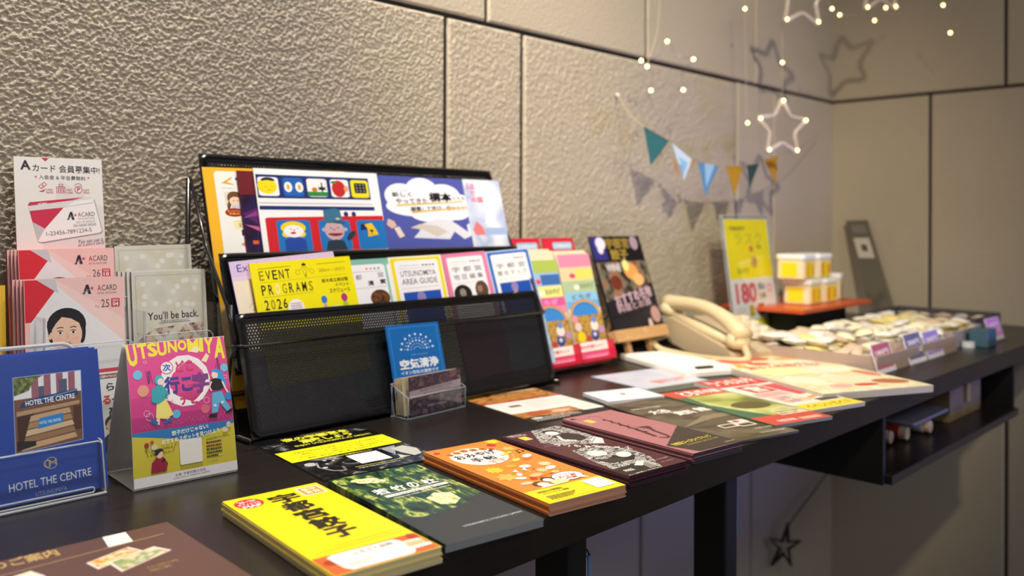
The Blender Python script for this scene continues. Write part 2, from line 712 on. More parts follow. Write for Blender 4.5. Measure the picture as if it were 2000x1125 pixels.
bx = G().box(1.72, 0.545, -0.1215, 1.90, 0.80, -0.052)
bx = bx.build('cardboard_box', Mnoise('brown_cardboard', ['#6d5c40', '#7c6a4b'], 30, 0.8))
tag(bx, 'small brown cardboard box standing on the hanging shelf', 'box')
G().box(0, 0, 0, 0.02, 0.005, 0.035).build('packing_tape', M('#a08d60', 0.3), bx, Matrix.Translation((1.80, 0.539, -0.095)))
ln = G().rbox(1.53, 0.54, -0.096, 1.70, 0.62, -0.091, 0.006, bev=0.001).build('plastic_lid', M('#8a8794', 0.4))
tag(ln, 'grey flat lid lying over the small bottles on the hanging shelf', 'lid')
for i, (x, y, c, l) in enumerate(((1.475, 0.57, '#9a7a50', 'tan bottle at the dark end of the hanging shelf'), (1.52, 0.56, '#8c2a22', 'dark red bottle lying under the grey lid on the shelf'),
                                  (1.60, 0.55, '#c9c6cf', 'white bottle nearest the cardboard box on the hanging shelf'))):
    b = G().tube([(x, y, -0.108), (x, y + 0.05, -0.108), (x, y + 0.065, -0.108), (x, y + 0.085, -0.108)], 0.012, 10, rr=[0.012, 0.012, 0.006, 0.006]).build('small_bottle', M(c, 0.3))
    shade_auto(b)
    tag(b, l, 'bottle', 'small bottles on the hanging shelf')
    G().tube([(x, y - 0.012, -0.108), (x, y, -0.108)], 0.0105, 10).build('bottle_cap', M('#b9a58e', 0.4), b)

# ------------------------------------------------------------------ perforated three-tier rack
m_metal = M('#0e0e10', 0.22, 0.0, coat=0.5)
m_sheet = M('#16161a', 0.35, 0.0, coat=0.3)


def perforated(name, W, H, mrg, pitch, parent, mw, seg=12, keep=None):
    """sheet with a hexagonal grid of punched holes, solid margin, thin metal"""
    a = pitch / math.sqrt(3)          # hex side, pointy-top cells
    r = pitch * 0.245
    V, F = [], []
    nx = int((W - 2 * mrg) / pitch)
    ny = int((H - 2 * mrg - a) / (1.5 * a))
    x0 = (W - nx * pitch) / 2
    y0 = (H - ((ny - 1) * 1.5 * a + 2 * a)) / 2 + a
    oc = [(a * math.cos(math.radians(30 + 60 * k)), a * math.sin(math.radians(30 + 60 * k))) for k in range(6)]
    if seg == 12:
        oo = []
        for k in range(6):
            p, q = oc[k], oc[(k + 1) % 6]
            oo += [p, ((p[0] + q[0]) / 2, (p[1] + q[1]) / 2)]
    else:
        oo = oc
    n = len(oo)
    inn = [(r * math.cos(math.radians(30 + 360 / n * k)), r * math.sin(math.radians(30 + 360 / n * k))) for k in range(n)]
    for j in range(ny):
        cy = y0 + j * 1.5 * a
        for i in range(nx - (j % 2)):
            cx = x0 + pitch * (i + 0.5 + (0.5 if j % 2 else 0))
            b = len(V)
            V += [(cx + p[0], cy + p[1], 0) for p in oo] + [(cx + p[0], cy + p[1], 0) for p in inn]
            for k in range(n):
                F.append((b + k, b + (k + 1) % n, b + n + (k + 1) % n, b + n + k))
    # solid border strips filling up to the frame, overlapping the hex edge from behind
    ex0, ex1, ey0, ey1 = x0 + pitch * 0.5, W - x0 - pitch * 0.5, y0 - a * 0.5, y0 + (ny - 1) * 1.5 * a + a * 0.5
    for q in ((0, 0, W, ey0), (0, ey1, W, H), (0, ey0, ex0, ey1), (ex1, ey0, W, ey1)):
        b = len(V)
        V += [(q[0], q[1], -0.0002), (q[2], q[1], -0.0002), (q[2], q[3], -0.0002), (q[0], q[3], -0.0002)]
        F.append((b, b + 1, b + 2, b + 3))
    o = mesh_obj(name, V, F, m_sheet, parent, mw)
    md = o.modifiers.new('thickness', 'SOLIDIFY')
    md.thickness = 0.0007
    md.offset = -1
    return o


def rack_panel(y0, z0, y1, z1, x0, x1, name, pitch, seg):
    Hh = math.hypot(y1 - y0, z1 - z0)
    mw = frame_of(Vector((x0, y0, z0)), Vector((1, 0, 0)), Vector((0, y1 - y0, z1 - z0)))
    W = x1 - x0
    base = rk.matrix_world.inverted() if False else Matrix.Translation((-0.745, -0.95, 0))
    perforated(name, W, Hh, 0.010, pitch, rk, base @ mw, seg)
    # pressed border frame
    P = rr_path(0.003, 0.003, W - 0.003, Hh - 0.003, 0.010, 6)
    g = G()
    g.tube([(x, y, 0) for x, y in P], 0.0034, 8, closed=True)
    Q = rr_path(0.009, 0.009, W - 0.009, Hh - 0.009, 0.006, 6)
    P2 = rr_path(0.003, 0.003, W - 0.003, Hh - 0.003, 0.010, 6)
    n = len(P2)
    v = [(x, y, 0.0014) for x, y in P2] + [(x, y, 0.0008) for x, y in Q]
    g.add(v, [(j, (j + 1) % n, n + (j + 1) % n, n + j) for j in range(n)])
    o = g.build(name.replace('sheet', 'frame'), m_metal, rk, base @ mw)
    shade_auto(o)
    return mw


rk = empty('leaflet_rack', (0.745, 0.95, 0))
tag(rk, 'black perforated metal three-tier leaflet rack standing against the stucco wall', 'rack')
RB = Matrix.Translation((-0.745, -0.95, 0))
RX0, RX1 = 0.491, 0.999
rack_panel(0.882, 0.004, 0.921, 0.141, RX0, RX1, 'perforated_sheet', 0.0039, 12)
rack_panel(0.925, 0.070, 0.967, 0.209, RX0 + 0.003, RX1 + 0.002, 'perforated_sheet', 0.0042, 6)
rack_panel(0.985, 0.150, 1.030, 0.331, RX0 + 0.008, RX1 + 0.004, 'perforated_sheet', 0.0042, 6)
g = G()
for x in (RX0 - 0.003, RX1 + 0.006):
    s = -1 if x < 0.7 else 1
    g = G().tube([(x, 0.879, 0.0035), (x, 1.035, 0.0035), (x + s * 0.001, 1.037, 0.02), (x, 1.033, 0.3)], 0.0033, 8)
    g.build('side_wire', m_metal, rk, RB, True)
    G().tube([(x, 0.913, 0.105), (x, 0.935, 0.150), (x, 0.985, 0.215), (x, 1.028, 0.30)], 0.0022, 8).build('side_strut', m_metal, rk, RB, True)
    G().tube([(x, 0.913, 0.105), (x, 0.925, 0.090), (x, 0.930, 0.06), (x, 0.905, 0.01)], 0.0018, 8).build('side_strut', m_metal, rk, RB, True)
G().tube([(RX0 - 0.004, 0.925, 0.105), (RX0 - 0.004, 0.908, 0.106), (RX0 + 0.004, 0.9045, 0.106), (RX1, 0.9045, 0.108), (RX1 + 0.008, 0.909, 0.108), (RX1 + 0.007, 0.93, 0.108)], 0.0019, 8).build('front_rod', m_metal, rk, RB, True)
# shelf trays between the tiers
G().box(RX0, 0.89, 0.002, RX1, 1.03, 0.0045).build('base_tray', m_sheet, rk, RB)
G().box(RX0, 0.93, 0.045, RX1, 0.985, 0.047).build('tier_tray', m_sheet, rk, RB)

# ------------------------------------------------------------------ leaflets in the rack
PAPER = M('#e9e6df', 0.55)
CREAM = M('#d9cdb0', 0.6)
BK = (1.016, 0.30, 0.26)      # leaning plane just in front of the back panel (y, z, lean)
MD = (0.953, 0.19, 0.30)
FR = (0.9, 0.08, 0.29)


def pushed(pl, d):
    return (pl[0] - d, pl[1], pl[2])


# --- back tier
mw, w = lean((394, 326), (600, 333), 0.297, *pushed(BK, 0.000), w=0.210)
o = leaflet('leaflet', mw, w, 0.297, 0.0012, M('#f2b51c'), 'yellow-bordered leaflet with cartoon people, at the near end of the rear tier', group='leaflets in the rack')
a = Art(210, 297)
a.rrect(17, -5 + 6, 209, 289, 7, '#f1efe8')
a.poly([(27, 262), (45, 277), (44, 272), (36, 265), (47, 260), (47, 258)], '#e8a21c')
a.tx('視覚・聴覚障がい', 27, 250, 48, 252, '#444444')
a.rect(50, 269, 120, 275, '#4e66b5')
a.tx('ライト', 53, 270, 66, 274, WHITE)
a.tx('覚', 52, 251, 65, 265, '#3a3a3a', 0.01)
a.rrect(29, 211, 120, 243, 3, '#e3ddc8')
a.ell(45, 229, 12, 15, '#6e4a26')
a.ell(35, 213, 3, 10, '#6e4a26', rot=-10)
a.ell(46, 222, 10, 10, '#f3cfb0')
a.poly([(36, 234), (38, 242), (52, 243), (56, 232), (48, 231)], '#6e4a26')
a.ell(43, 223, 1, 1.2, BLACK)
a.ell(49, 223, 1, 1.2, BLACK)
a.poly([(38, 205), (40, 212), (54, 211), (60, 205)], '#7fa6d8')
for k in range(3):
    a.rect(39, 206 + 2 * k, 57, 206.8 + 2 * k, WHITE)
a.ell(64, 222, 6, 6, '#6e4a26')
a.ell(64, 216, 6, 6, '#f3cfb0')
a.rect(60, 203, 72, 209, '#e79aa0')
a.ell(42, 197, 15, 9.5, '#a51f16')
a.tx('知っていれば', 31, 198, 53, 202, '#f5e04a')
a.tx('準備OK!', 33, 192, 51, 196.5, '#f5e04a')
a.poly([(38, 178), (64, 184), (66, 168), (40, 160)], '#f3e7ae')
a.tx('ラインライン', 45, 176, 60, 179, '#444444')
a.tx('高血糖', 46, 168, 62, 173, '#444444')
a.ell(48, 166, 1.6, 1.6, '#b8271f')
a.rrect(47, 105, 120, 160, 6, '#fbf9f4')
a.rect(49, 145, 58, 158, '#3b3b40')
a.ell(53.5, 155, 2.4, 2.4, '#1d1d22')
a.ell(53.5, 149, 2.4, 2.4, '#1d1d22')
a.line([(57, 146), (58, 132)], 1, '#777777')
a.ell(60, 126, 14, 6, '#e4a08c')
a.ell(68, 150, 5, 6, '#5a4030')
a.ell(70, 148, 4, 5, '#f3cfb0')
a.rect(64, 133, 74, 143, '#8fb4dc')
a.rect(63, 121, 73, 133, '#f7f5f0')
a.ell(66, 119, 12, 3, '#c9c7c4')
a.v = [(x * 0.84, y, z) for x, y, z in a.v]
a.build(o, w, 0.297, ky=0.00058)

mw, w = lean((461, 330), (560, 334), 0.297, *pushed(BK, 0.004), w=0.210)
o = leaflet('leaflet', mw, w, 0.295, 0.001, M('#6b1018'), 'dark red and purple leaflet mostly hidden behind the train-picture leaflet', group='leaflets in the rack')
a = Art(210, 297)
a.rect(0, 40, 210, 243, Mnoise('night_stage_photo', ['#120a1e', '#2b1650', '#1b0b26', '#5e1040'], 18, 0.35, 3))
a.poly([(0, 200), (40, 225), (60, 243), (60, 180), (20, 176)], '#571c5e')
a.poly([(0, 190), (30, 214), (60, 225), (60, 206)], '#8e3a88')
a.poly([(2, 176), (22, 160), (60, 140), (60, 150), (24, 170)], '#c65a8c')
a.rect(10, 132, 18, 140, '#e05a2a')
a.rect(22, 131, 30, 139, '#d8452f')
a.build(o, w, 0.295, ky=0.00058)

mw, w = lean((494, 328), (735, 339), 0.297, *pushed(BK, 0.008))
BR_W = w
o = leaflet('leaflet', mw, w, 0.297, 0.0016, M('#f4f3f1'), 'white leaflet with navy train windows and red and blue face squares', group='leaflets in the rack')
a = Art(210, 297)
a.rect(2, 213, 192, 280, '#1f2f6e')
a.rect(2, 207, 193, 213, '#f4f3f1')
a.rect(2, 197, 194, 201, '#c9c8d6')
a.rect(2, 201, 194, 206, '#f4f3f1')
a.rect(2, 180, 196, 191, '#1f2f6e')
ic = [(4, 36, '#f3f2ee'), (43, 76, '#1f63b4'), (82, 116, '#f3f2ee'), (122, 154, '#f3f2ee'), (158, 190, '#f0e021')]
for x0, x1, c in ic:
    a.rrect(x0, 219, x1, 273, 6, c)
a.ell(18, 247, 15, 22, '#f0dc12')
a.ell(20, 262, 11, 10, '#26222a', 0, 180)
a.ell(19, 249, 12, 15, '#f0dc12')
a.line([(14, 246), (18, 246)], 1, '#8a7a14')
a.line([(23, 246), (27, 246)], 1, '#8a7a14')
a.line([(18, 236), (24, 236)], 1, '#8a7a14')
for x in (51, 69):
    a.ell(x, 246, 6.5, 15, WHITE)
    a.ell(x, 246, 2.2, 8, '#e0a62a')
a.rect(82, 221, 116, 234, '#2c8a3c')
a.ell(94, 240, 4.5, 7, '#c77b22')
a.star(107, 244, 9, '#222222', 6, 0.5)
a.rect(106, 234, 108, 262, '#222222')
a.ell(136, 245, 12, 25, '#c5282c')
a.ell(128, 264, 5, 4, '#2c8a3c')
a.ell(149, 246, 4, 9, '#e8a06a')
a.rrect(164, 233, 186, 264, 3, '#141416')
for i in range(3):
    for j in range(3):
        a.ell(168.5 + i * 6.5, 240 + j * 9, 2, 2.5, '#8a8a8c')
for x in (142, 156):
    a.ell(x, 168, 4, 8, '#1f2f6e')
a.poly([(8, 1), (8, 152), (12, 158), (209, 164), (209, 1)], '#cf2027')
for x0 in (24, 92, 158):
    a.rrect(x0, 1, x0 + 54, 146, 9, '#1d74bc')
a.ell(50, 110, 20, 30, '#efd31c')
a.ell(38, 80, 7, 14, '#efd31c')
a.ell(62, 80, 7, 14, '#efd31c')
a.ell(50, 94, 16, 29, '#f4f1ee')
a.line([(44, 108), (47, 104), (46, 101)], 1.1, '#444444')
a.line([(55, 108), (58, 104)], 1.1, '#444444')
a.ell(51, 99, 1.4, 3, '#666666')
a.ell(49, 86, 4.5, 5, '#c2232b')
a.poly([(34, 52), (42, 64), (58, 64), (68, 52)], '#2247a0')
a.rect(34, 1, 68, 52, '#2247a0')
# plain man in a blue hat on the middle square
a.ell(118, 96, 17, 48, '#c9a9ac')
a.ell(100, 100, 3.5, 9, '#c9a9ac')
a.ell(137, 100, 3.5, 9, '#c9a9ac')
a.poly([(102, 130), (103, 180), (124, 186), (132, 180), (134, 134)], '#3d7290')
a.poly([(110, 138), (116, 132), (136, 124), (138, 136), (132, 142)], '#2c5a78')
a.star(126, 152, 6, '#e4dca0')
a.ell(119, 82, 13, 14, '#8c1822', 180, 360)
a.ell(112, 108, 1.8, 2.5, '#4a3a40')
a.ell(124, 108, 1.8, 2.5, '#4a3a40')
a.ell(117, 100, 3.5, 4.5, '#a88a90')
a.poly([(100, 1), (104, 45), (118, 52), (132, 45), (136, 1)], '#2a3540')
a.ell(146, 70, 6, 24, '#2a3540', rot=-15)
a.poly([(164, 95), (176, 98), (178, 128), (166, 126)], '#1f2560')
a.poly([(176, 62), (196, 72), (192, 100), (186, 130), (172, 124), (178, 96)], '#f0c323')
a.ell(184, 92, 3.5, 6, '#222222')
a.line([(184, 90), (184, 76)], 1.2, '#222222')
a.line([(178, 74), (190, 74)], 1.2, '#222222')
a.v = [(x, y if y >= 158 else 158 - (158 - y) * 0.61, z) for x, y, z in a.v]
a.build(o, w, 0.297, ky=0.00047)

mw, w = lean((736, 342), (915, 351), 0.297, *pushed(BK, 0.004))
o = leaflet('leaflet', mw, w, 0.297, 0.0012, M('#4d56a5'), 'blue-violet leaflet with a white cloud of black lettering in the rear tier', group='leaflets in the rack')
a = Art(180, 297)
for x, y, rx, ry in ((40, 235, 32, 40), (80, 250, 33, 45), (122, 240, 34, 38), (155, 215, 22, 32), (60, 205, 52, 30), (110, 200, 60, 32), (100, 180, 48, 24), (140, 190, 30, 26)):
    a.ell(x, y, rx, ry, '#f0eff4')
a.tx('ちいさな記念館', 22, 251, 50, 255, '#777777', rot=2)
a.tx('新しく', 22, 234, 58, 248, '#26262c', 0.02, 3)
a.tx('やってきた', 27, 214, 88, 230, '#26262c', 0.02, 3)
a.tx('標本', 92, 222, 137, 250, '#16161a', 0.06, 2)
a.tx('たちを', 139, 228, 165, 240, '#26262c', 0.01, 3)
a.poly([(28, 205), (100, 214), (160, 222), (160, 226), (100, 219), (28, 210)], '#e3b23c')
a.tx('-観察して学び、保つこと!', 50, 192, 165, 208, '#26262c', 0.02, 4)
a.poly([(54, 184), (110, 194), (166, 203), (166, 207), (110, 199), (54, 189)], '#e3b23c')
a.poly([(50, 110), (62, 128), (70, 152), (100, 168), (125, 166), (140, 150), (160, 126), (160, 150), (176, 160), (168, 115), (150, 104), (132, 128), (120, 104)], '#d9dbe4')
a.poly([(46, 140), (66, 152), (100, 146), (118, 128), (96, 112), (70, 134)], '#cbc2b8')
a.poly([(8, 168), (18, 160), (22, 146), (12, 138), (4, 150)], '#d9b6a6')
a.poly([(16, 140), (26, 144), (34, 116), (24, 110)], '#e4d3c4')
a.build(o, w, 0.297, ky=0.00050)

mw, w = lean((903, 350), (973, 353), 0.297, *pushed(BK, 0.007))
w2 = 0.062 if w < 0.05 else w
o = leaflet('leaflet', mw, w, 0.297, 0.0012, M('#dfe3ec'), 'pale blue leaflet with pink characters at the far end of the rear tier', group='leaflets in the rack')
a = Art(80, 297)
a.rect(0, 0, 80, 297, Mnoise('pale_watercolour', ['#dfe3ec', '#dfe3ec', '#a9b8dc', '#e4e6ee'], 14, 0.4, 2))
a.tx('は', 6, 262, 24, 282, '#e06a86', 0.02)
a.tx('て', 8, 240, 22, 254, '#e06a86', 0.02)
a.tx('の国', 12, 215, 36, 234, '#e0566e', 0.03)
a.ell(20, 150, 14, 12, '#b8c6e2')
a.poly([(4, 120), (14, 150), (26, 130), (30, 100), (8, 100)], '#dc7a80')
a.rect(30, 100, 78, 125, '#9fb4da')
a.build(o, w, 0.297, ky=0.00046)

# --- middle tier
mw, w = lean((446, 512), (560, 500), 0.210, *pushed(MD, -0.001), w=0.148)
o = leaflet('leaflet', mw, w, 0.210, 0.003, M('#ddc9e0'), 'lilac and cream exhibition leaflet at the near end of the middle tier', group='leaflets in the rack', edge=M('#4a3b96'))
a = Art(148, 210)
a.rect(1, 1, 147, 165, Mnoise('cream_fade', ['#e8dcb8', '#efe4c6', '#e6d3c4'], 9, 0.5))
a.rect(0, 175, 147, 209, '#d6bfe4')
a.tx('Exhib', 9, 185, 42, 202, '#4b3b8e')
a.tx('栃木県', 27, 170, 56, 178, '#6b5ba0')
for k in range(5):
    a.ring(22 + 9 * k, 105 + 3 * math.sin(k * 2), 7, 0.7, '#a58a3c', 20 * k, 200 + 20 * k, 10)
a.poly([(18, 96), (24, 108), (34, 104), (50, 112), (70, 104), (70, 92), (40, 88)], '#d9c27a')
a.build(o, w, 0.210, ky=0.00054)

mw, w = lean((486, 515), (682, 500), 0.150, *pushed(MD, 0.007))
YELL = M('#f2e400', 0.4)
o = leaflet('leaflet', mw, w, 0.150, 0.001, YELL, 'bright yellow event programs leaflet in the middle tier', group='leaflets in the rack')
a = Art(200, 150)
bk, gd = '#1a1a14', '#9a8a14'
a.line([(14, 138), (76, 139.5)], 0.8, bk)
a.line([(128, 139), (188, 139.5)], 0.8, bk)
for k, ch in enumerate('EVENT'):
    a.tx(ch, 14 + k * 12.4, 116, 23 + k * 12.4, 134, gd if k == 0 else bk, 0.012)
a.line([(14, 112), (188, 114)], 0.4, gd)
for k, ch in enumerate('PROGRAMS'):
    a.tx(ch, 14 + k * 12.9, 88, 22.5 + k * 12.9, 107, {2: '#f6f3d0', 3: gd, 7: gd}.get(k, bk), 0.012)
a.line([(14, 84), (112, 85)], 0.4, gd)
for k, ch in enumerate('2026'):
    a.tx(ch, 15 + k * 11.5, 60, 23 + k * 11.5, 79, gd if k == 1 else bk, 0.012)
a.line([(14, 56), (56, 57)], 0.4, gd)
a.line([(14, 48), (188, 50)], 0.7, bk)
a.poly([(98, 138), (98, 143), (100, 141), (102, 145), (104, 141), (106, 143), (106, 138)], bk)
for x in (88, 102, 116):
    a.ring(x, 126, 4.5, 0.6, gd)
a.line([(92, 130), (102, 136), (112, 130)], 0.7, gd)
a.tx('4', 99, 115, 105, 122, gd)
a.tx('2026.4 — 2027.3', 130, 123, 184, 129, gd)
a.tx('栃木県立美術館', 132, 101, 187, 108.5, bk, 0.008)
a.tx('イベント', 158, 91, 187, 98, bk, 0.008)
a.tx('スケジュール', 144, 79, 188, 88, bk, 0.008)
a.ell(73, 58, 15.5, 17, '#f1eef0')
a.scribble(63, 48, 84, 69, 5, '#c25a86', 3)
a.ell(130, 68, 6, 7.5, '#2f7cc4')
a.ell(172, 68, 6.5, 8, '#b5317c')
a.poly([(126, 46), (128, 61), (133, 61), (137, 46)], '#c9a0bc')
a.poly([(166, 46), (168, 60), (176, 60), (180, 46)], '#a7c23c')
a.ell(124, 45, 10, 8, '#dfe6a0')
a.ell(150, 46, 16, 8, '#cfd8dc')
a.ell(162, 48, 2.5, 3, '#5fa8c8')
a.build(o, w, 0.150, ky=0.00065)

mw, w = lean((683, 508), (753, 504), 0.180, *pushed(MD, 0.003), w=0.092)
mw = mw @ Matrix.Translation((-0.022, 0, 0))
o = leaflet('leaflet', mw, w, 0.180, 0.004, M('#8cc4b4'), 'teal-bordered guide leaflet beside the yellow programme leaflet', group='leaflets in the rack')
a = Art(92, 180)
for k in range(30):
    a.line([(2 + 3 * k, 168), (6 + 3 * k, 179)], 1, '#6cab9c')
a.rrect(-4 + 6, 2, 76, 166, 8, '#eeedf0')
a.rrect(80, 2, 88, 164, 4, '#eeedf0')
for k, c in enumerate(('#e8622c', '#e0688c', '#3c9c7c', '#2c7cc0')):
    a.ell(46 + 6.5 * k, 155, 2, 2.2, c)
a.line([(20, 148), (70, 148)], 0.6, '#555555')
a.tx('都', 26, 128, 36, 141, '#3c3c44')
a.tx('宮', 62, 131, 72, 144, '#3c3c44')
a.tx('遺', 44, 112, 54, 124, '#2c2c30', 0.02)
a.tx('寶', 64, 114, 74, 126, '#2c2c30', 0.02)
a.line([(20, 106), (74, 107)], 0.6, '#777777')
a.ell(60, 78, 16, 22, Mnoise('shrine_photo', ['#1c1210', '#7a4a20', '#2a1812', '#b07840'], 90, 0.4))
a.build(o, w, 0.180, ky=0.00053)


def guide(px0, px1, d, c, tint, label, title, sub, seed, pic):
    mw, w = lean(px0, px1, 0.185, *pushed(MD, d))
    o = leaflet('leaflet', mw, w, 0.185, 0.0035, M(tint), label, group='leaflets in the rack')
    a = Art(100, 200)
    a.rrect(3, -2 + 4, 97, 196, 3, c)
    a.rrect(9, 4, 91, 189, 5, '#eeedf0')
    a.tx('TOCHIGI  JAPAN', 17, 173, 55, 177, '#8c8c90')
    for k, q in enumerate(('#3c7c4c', '#30503c', '#d86070', '#2c6cb0')):
        a.ell(62 + 6.5 * k, 175, 2.6, 2.2, q)
    a.line([(15, 168), (85, 168)], 0.7, '#999999')
    a.tx(title, 17, 147, 84, 162, '#55555c', 0.006)
    a.tx(sub, 17, 126, 84, 141, '#55555c', 0.006)
    a.line([(15, 116), (85, 117)], 0.7, '#999999')
    if pic:
        a.rect(16, 20, 86, 106, '#1f4fae')
        a.ell(48, 92, 8, 14, '#8f7fb8')
        a.rect(44, 60, 52, 85, '#b08cb0')
    else:
        a.ell(30, 86, 20, 26, '#1e1a16')
        a.ell(30, 90, 7, 12, '#8c8478')
        a.ell(74, 92, 15, 26, '#5a4038')
        a.ell(70, 96, 6, 10, '#9c7464')
    a.build(o, w, 0.185, ky=0.00054)


guide((757, 503), (860, 497), 0.004, '#ecd60e', '#efe9cf', 'yellow-framed area guide leaflet in the middle tier', 'UTSUNOMIYA', 'AREA GUIDE', 1, True)
guide((861, 497), (946, 490), 0.003, '#dd7ca4', '#dd7ca4', 'pink-framed area guide leaflet in the middle tier', '宇 都 宮', '地 区 編 集', 2, False)
guide((947, 492), (1031, 484), 0.004, '#2a62b8', '#a9c4e4', 'blue-framed area guide leaflet at the far end of the middle tier', '宇 都 宮', '観 光 マ ッ プ', 3, True)

# --- blue air-cleaning card leaning on the front panel
mw, w = lean((752, 637), (855, 628), 0.089, *pushed(FR, 0.011))
o = leaflet('sign_card', mw, w, 0.089, 0.0015, M('#1468b4', 0.35), 'blue card with a dotted arch and white characters, leaning on the rack front', 'sign')
a = Art(100, 128)
a.frame(5, 5, 95, 123, 0.9, '#3f97dc')
for r, n, q in ((30, 9, 2.2), (23, 11, 1.1), (18, 9, 1.9), (12, 9, 0.9)):
    for k in range(n):
        t = math.pi * (0.04 + 0.92 * k / (n - 1))
        a.ell(52 + r * math.cos(t), 78 + r * math.sin(t), q, q, '#c9def2', n=10)
a.ring(52, 77, 8, 1.5, '#7fb4e0', 15, 165, 12)
a.tx('AIR CLEAN', 38, 68, 70, 71, '#7fb4e0')
a.tx('空気清浄', 16, 44, 88, 62, '#e9f1f8', 0.055)
a.tx('イオン空気の清浄です', 15, 34, 86, 41, '#d4e3f2', 0.03)
a.build(o, w, 0.089)

# ------------------------------------------------------------------ clear acrylic helper
m_acr = Mglass('clear_acrylic')
m_edge = M('#eef3f7', 0.06, 0.0, trans=0.6)


def acrylic(parent, name, outline, t, mw):
    """flat acrylic pane in the local x/y plane with a brighter polished edge"""
    G().prism(outline, -t / 2, t / 2).build(name, m_acr, parent, mw)
    G().tube([(x, y, 0) for x, y in outline], t * 0.36, 6, closed=True).build('polished_edge', m_edge, parent, mw, True)


# --- business card holder
ch = empty('card_holder', (0.708, 0.835, 0))
tag(ch, 'small clear acrylic holder of purple name cards before the blue card', 'card holder')
P0 = T(797, 822)
P1 = T(912, 795)
u = (P1 - P0)
cw = u.length * 0.97
CH = frame_of(P0, u, UP)           # x along, y up, z toward viewer
CI = Matrix.Translation((-0.708, -0.835, 0))
acrylic(ch, 'front_pane', [(0, 0.002), (cw, 0.002), (cw, 0.028), (0, 0.028)], 0.0018, CI @ CH @ Matrix.Translation((0, 0, 0)))
for x in (0.0, cw):
    acrylic(ch, 'side_pane', [(0, 0.002), (0.026, 0.002), (0.032, 0.042), (0, 0.028)], 0.0016, CI @ CH @ Matrix.Translation((x, 0, 0)) @ Matrix.Rotation(math.pi / 2, 4, 'Y'))
acrylic(ch, 'back_pane', [(0, 0.002), (cw, 0.002), (cw, 0.042), (0, 0.042)], 0.0018, CI @ CH @ Matrix.Translation((0, 0, -0.030)))
acrylic(ch, 'base_pane', [(0, 0), (cw, 0), (cw, 0.032), (0, 0.032)], 0.0018, CI @ CH @ Matrix.Rotation(-math.pi / 2, 4, 'X') @ Matrix.Translation((0, 0, 0.001)))
for k in range(5):
    mw = CH @ Matrix.Translation((0.003, 0.003, -0.006 - 0.0045 * k)) @ Matrix.Rotation(math.radians(-6), 4, 'X')
    if k == 0:
        mw = CH @ Matrix.Translation((0.003 + 0.004, 0.003, -0.0035)) @ Matrix.Rotation(math.radians(-4), 4, 'X')
    o = leaflet('name_card', mw, cw - (0.010 if k == 0 else 0.005), 0.049 - (0.001 * k), 0.0006, M('#4a3a44') if k == 0 else M('#d8c9a8'),
                'purple photo card at the front of the small acrylic holder' if k == 0 else 'cream card behind the purple photo card in the holder', 'card', 'cards in the small acrylic holder')
    if k == 0:
        a = Art(91, 55)
        a.rect(0, 0, 91, 55, Mnoise('dusk_photo', ['#2a2028', '#6a5468', '#3c2c3a', '#8a6a6c', '#4a4470'], 60, 0.35, 4))
        a.poly([(0, 24), (0, 35), (91, 40), (91, 29)], '#b9a6ac')
        a.tx('North Information Card', 18, 33, 74, 37, '#4c4450', rot=3)
        a.tx('ホテルインフォメーション', 24, 28, 72, 31.5, '#6a5c68', 0.01, rot=3)
        a.tx('宇都宮の宿泊情報', 30, 9, 64, 12, '#c9bccb')
        a.ell(74, 47, 3, 2.5, '#b8484c')
        a.build(o, cw - 0.010, 0.049)

# ------------------------------------------------------------------ near left holders
LG = 'leaflets in the twin acrylic pocket'
# white membership poster
mw, w = lean((26, 305), (198, 312), 0.27, 1.033, 0.31, 0.10)
o = leaflet('poster_card', mw, w, 0.27, 0.0015, M('#e9e6e1', 0.4), 'white point-card poster with a tilted plastic card picture, standing against the stucco wall', 'poster')
a = Art(90, 270)
a.poly([(45, 245), (89, 215), (89, 150), (20, 150)], '#dedbd8')
a.poly([(27, 269.5), (35, 269.5), (31, 265.5)], '#c8284a')
a.tx('A', 6.5, 256, 16, 266, '#26262e', 0.03)
a.tx('カード 会員募集中!', 18, 253.5, 87.5, 262, '#26262e', 0.012, -1)
a.tx('入会金 & 年会費無料', 24, 245.5, 72, 250.5, '#3a3a42', 0.008, -1)
for x in (21, 75):
    a.star(x, 248.5, 1.6, '#c8284a')
RD = '#c0334c'
a.poly([(23, 238), (29, 243), (32, 240), (26, 235)], RD)
a.poly([(24, 238), (29, 242), (31, 240), (26, 236)], '#efecea')
a.tx('¥', 26, 237, 29, 241, RD)
a.poly([(23, 232), (28, 232), (31, 236), (28, 234)], RD)
a.frame(41, 231, 50, 238, 0.6, RD)
a.frame(43.5, 238, 48, 241, 0.6, RD)
for i in range(3):
    for j in range(2):
        a.rect(42.5 + 2.4 * i, 232.5 + 2.4 * j, 44 + 2.4 * i, 234 + 2.4 * j, RD)
a.ring(64, 235, 4.2, 0.7, RD)
a.ring(64, 238, 4.2, 0.5, RD, 10, 170)
a.tx('P', 62.5, 233, 65.8, 237.5, RD, 0.01)
for x, t1, t2 in ((31, 'CASH', 'BACK!'), (51, 'VISIT', 'US!'), (69, 'GET', 'POINT!')):
    a.tx(t1, x, 233.5, x + 6.5, 235.5, RD, 0.01)
    a.tx(t2, x, 230.5, x + 7, 232.6, RD, 0.01)
cardp = [(12, 217.5), (14, 220.5), (76, 227.2), (79.5, 225), (87, 188.5), (85, 186.3), (24, 176.8), (20.5, 178)]
a.poly([(x + 0.9, y - 0.9) for x, y in cardp], '#8f8c90')
a.poly(cardp, '#dcdadb')
a.poly([(12, 217.5), (14, 220.5), (69, 226.4), (58, 223), (13, 216.5)], '#c8284a')
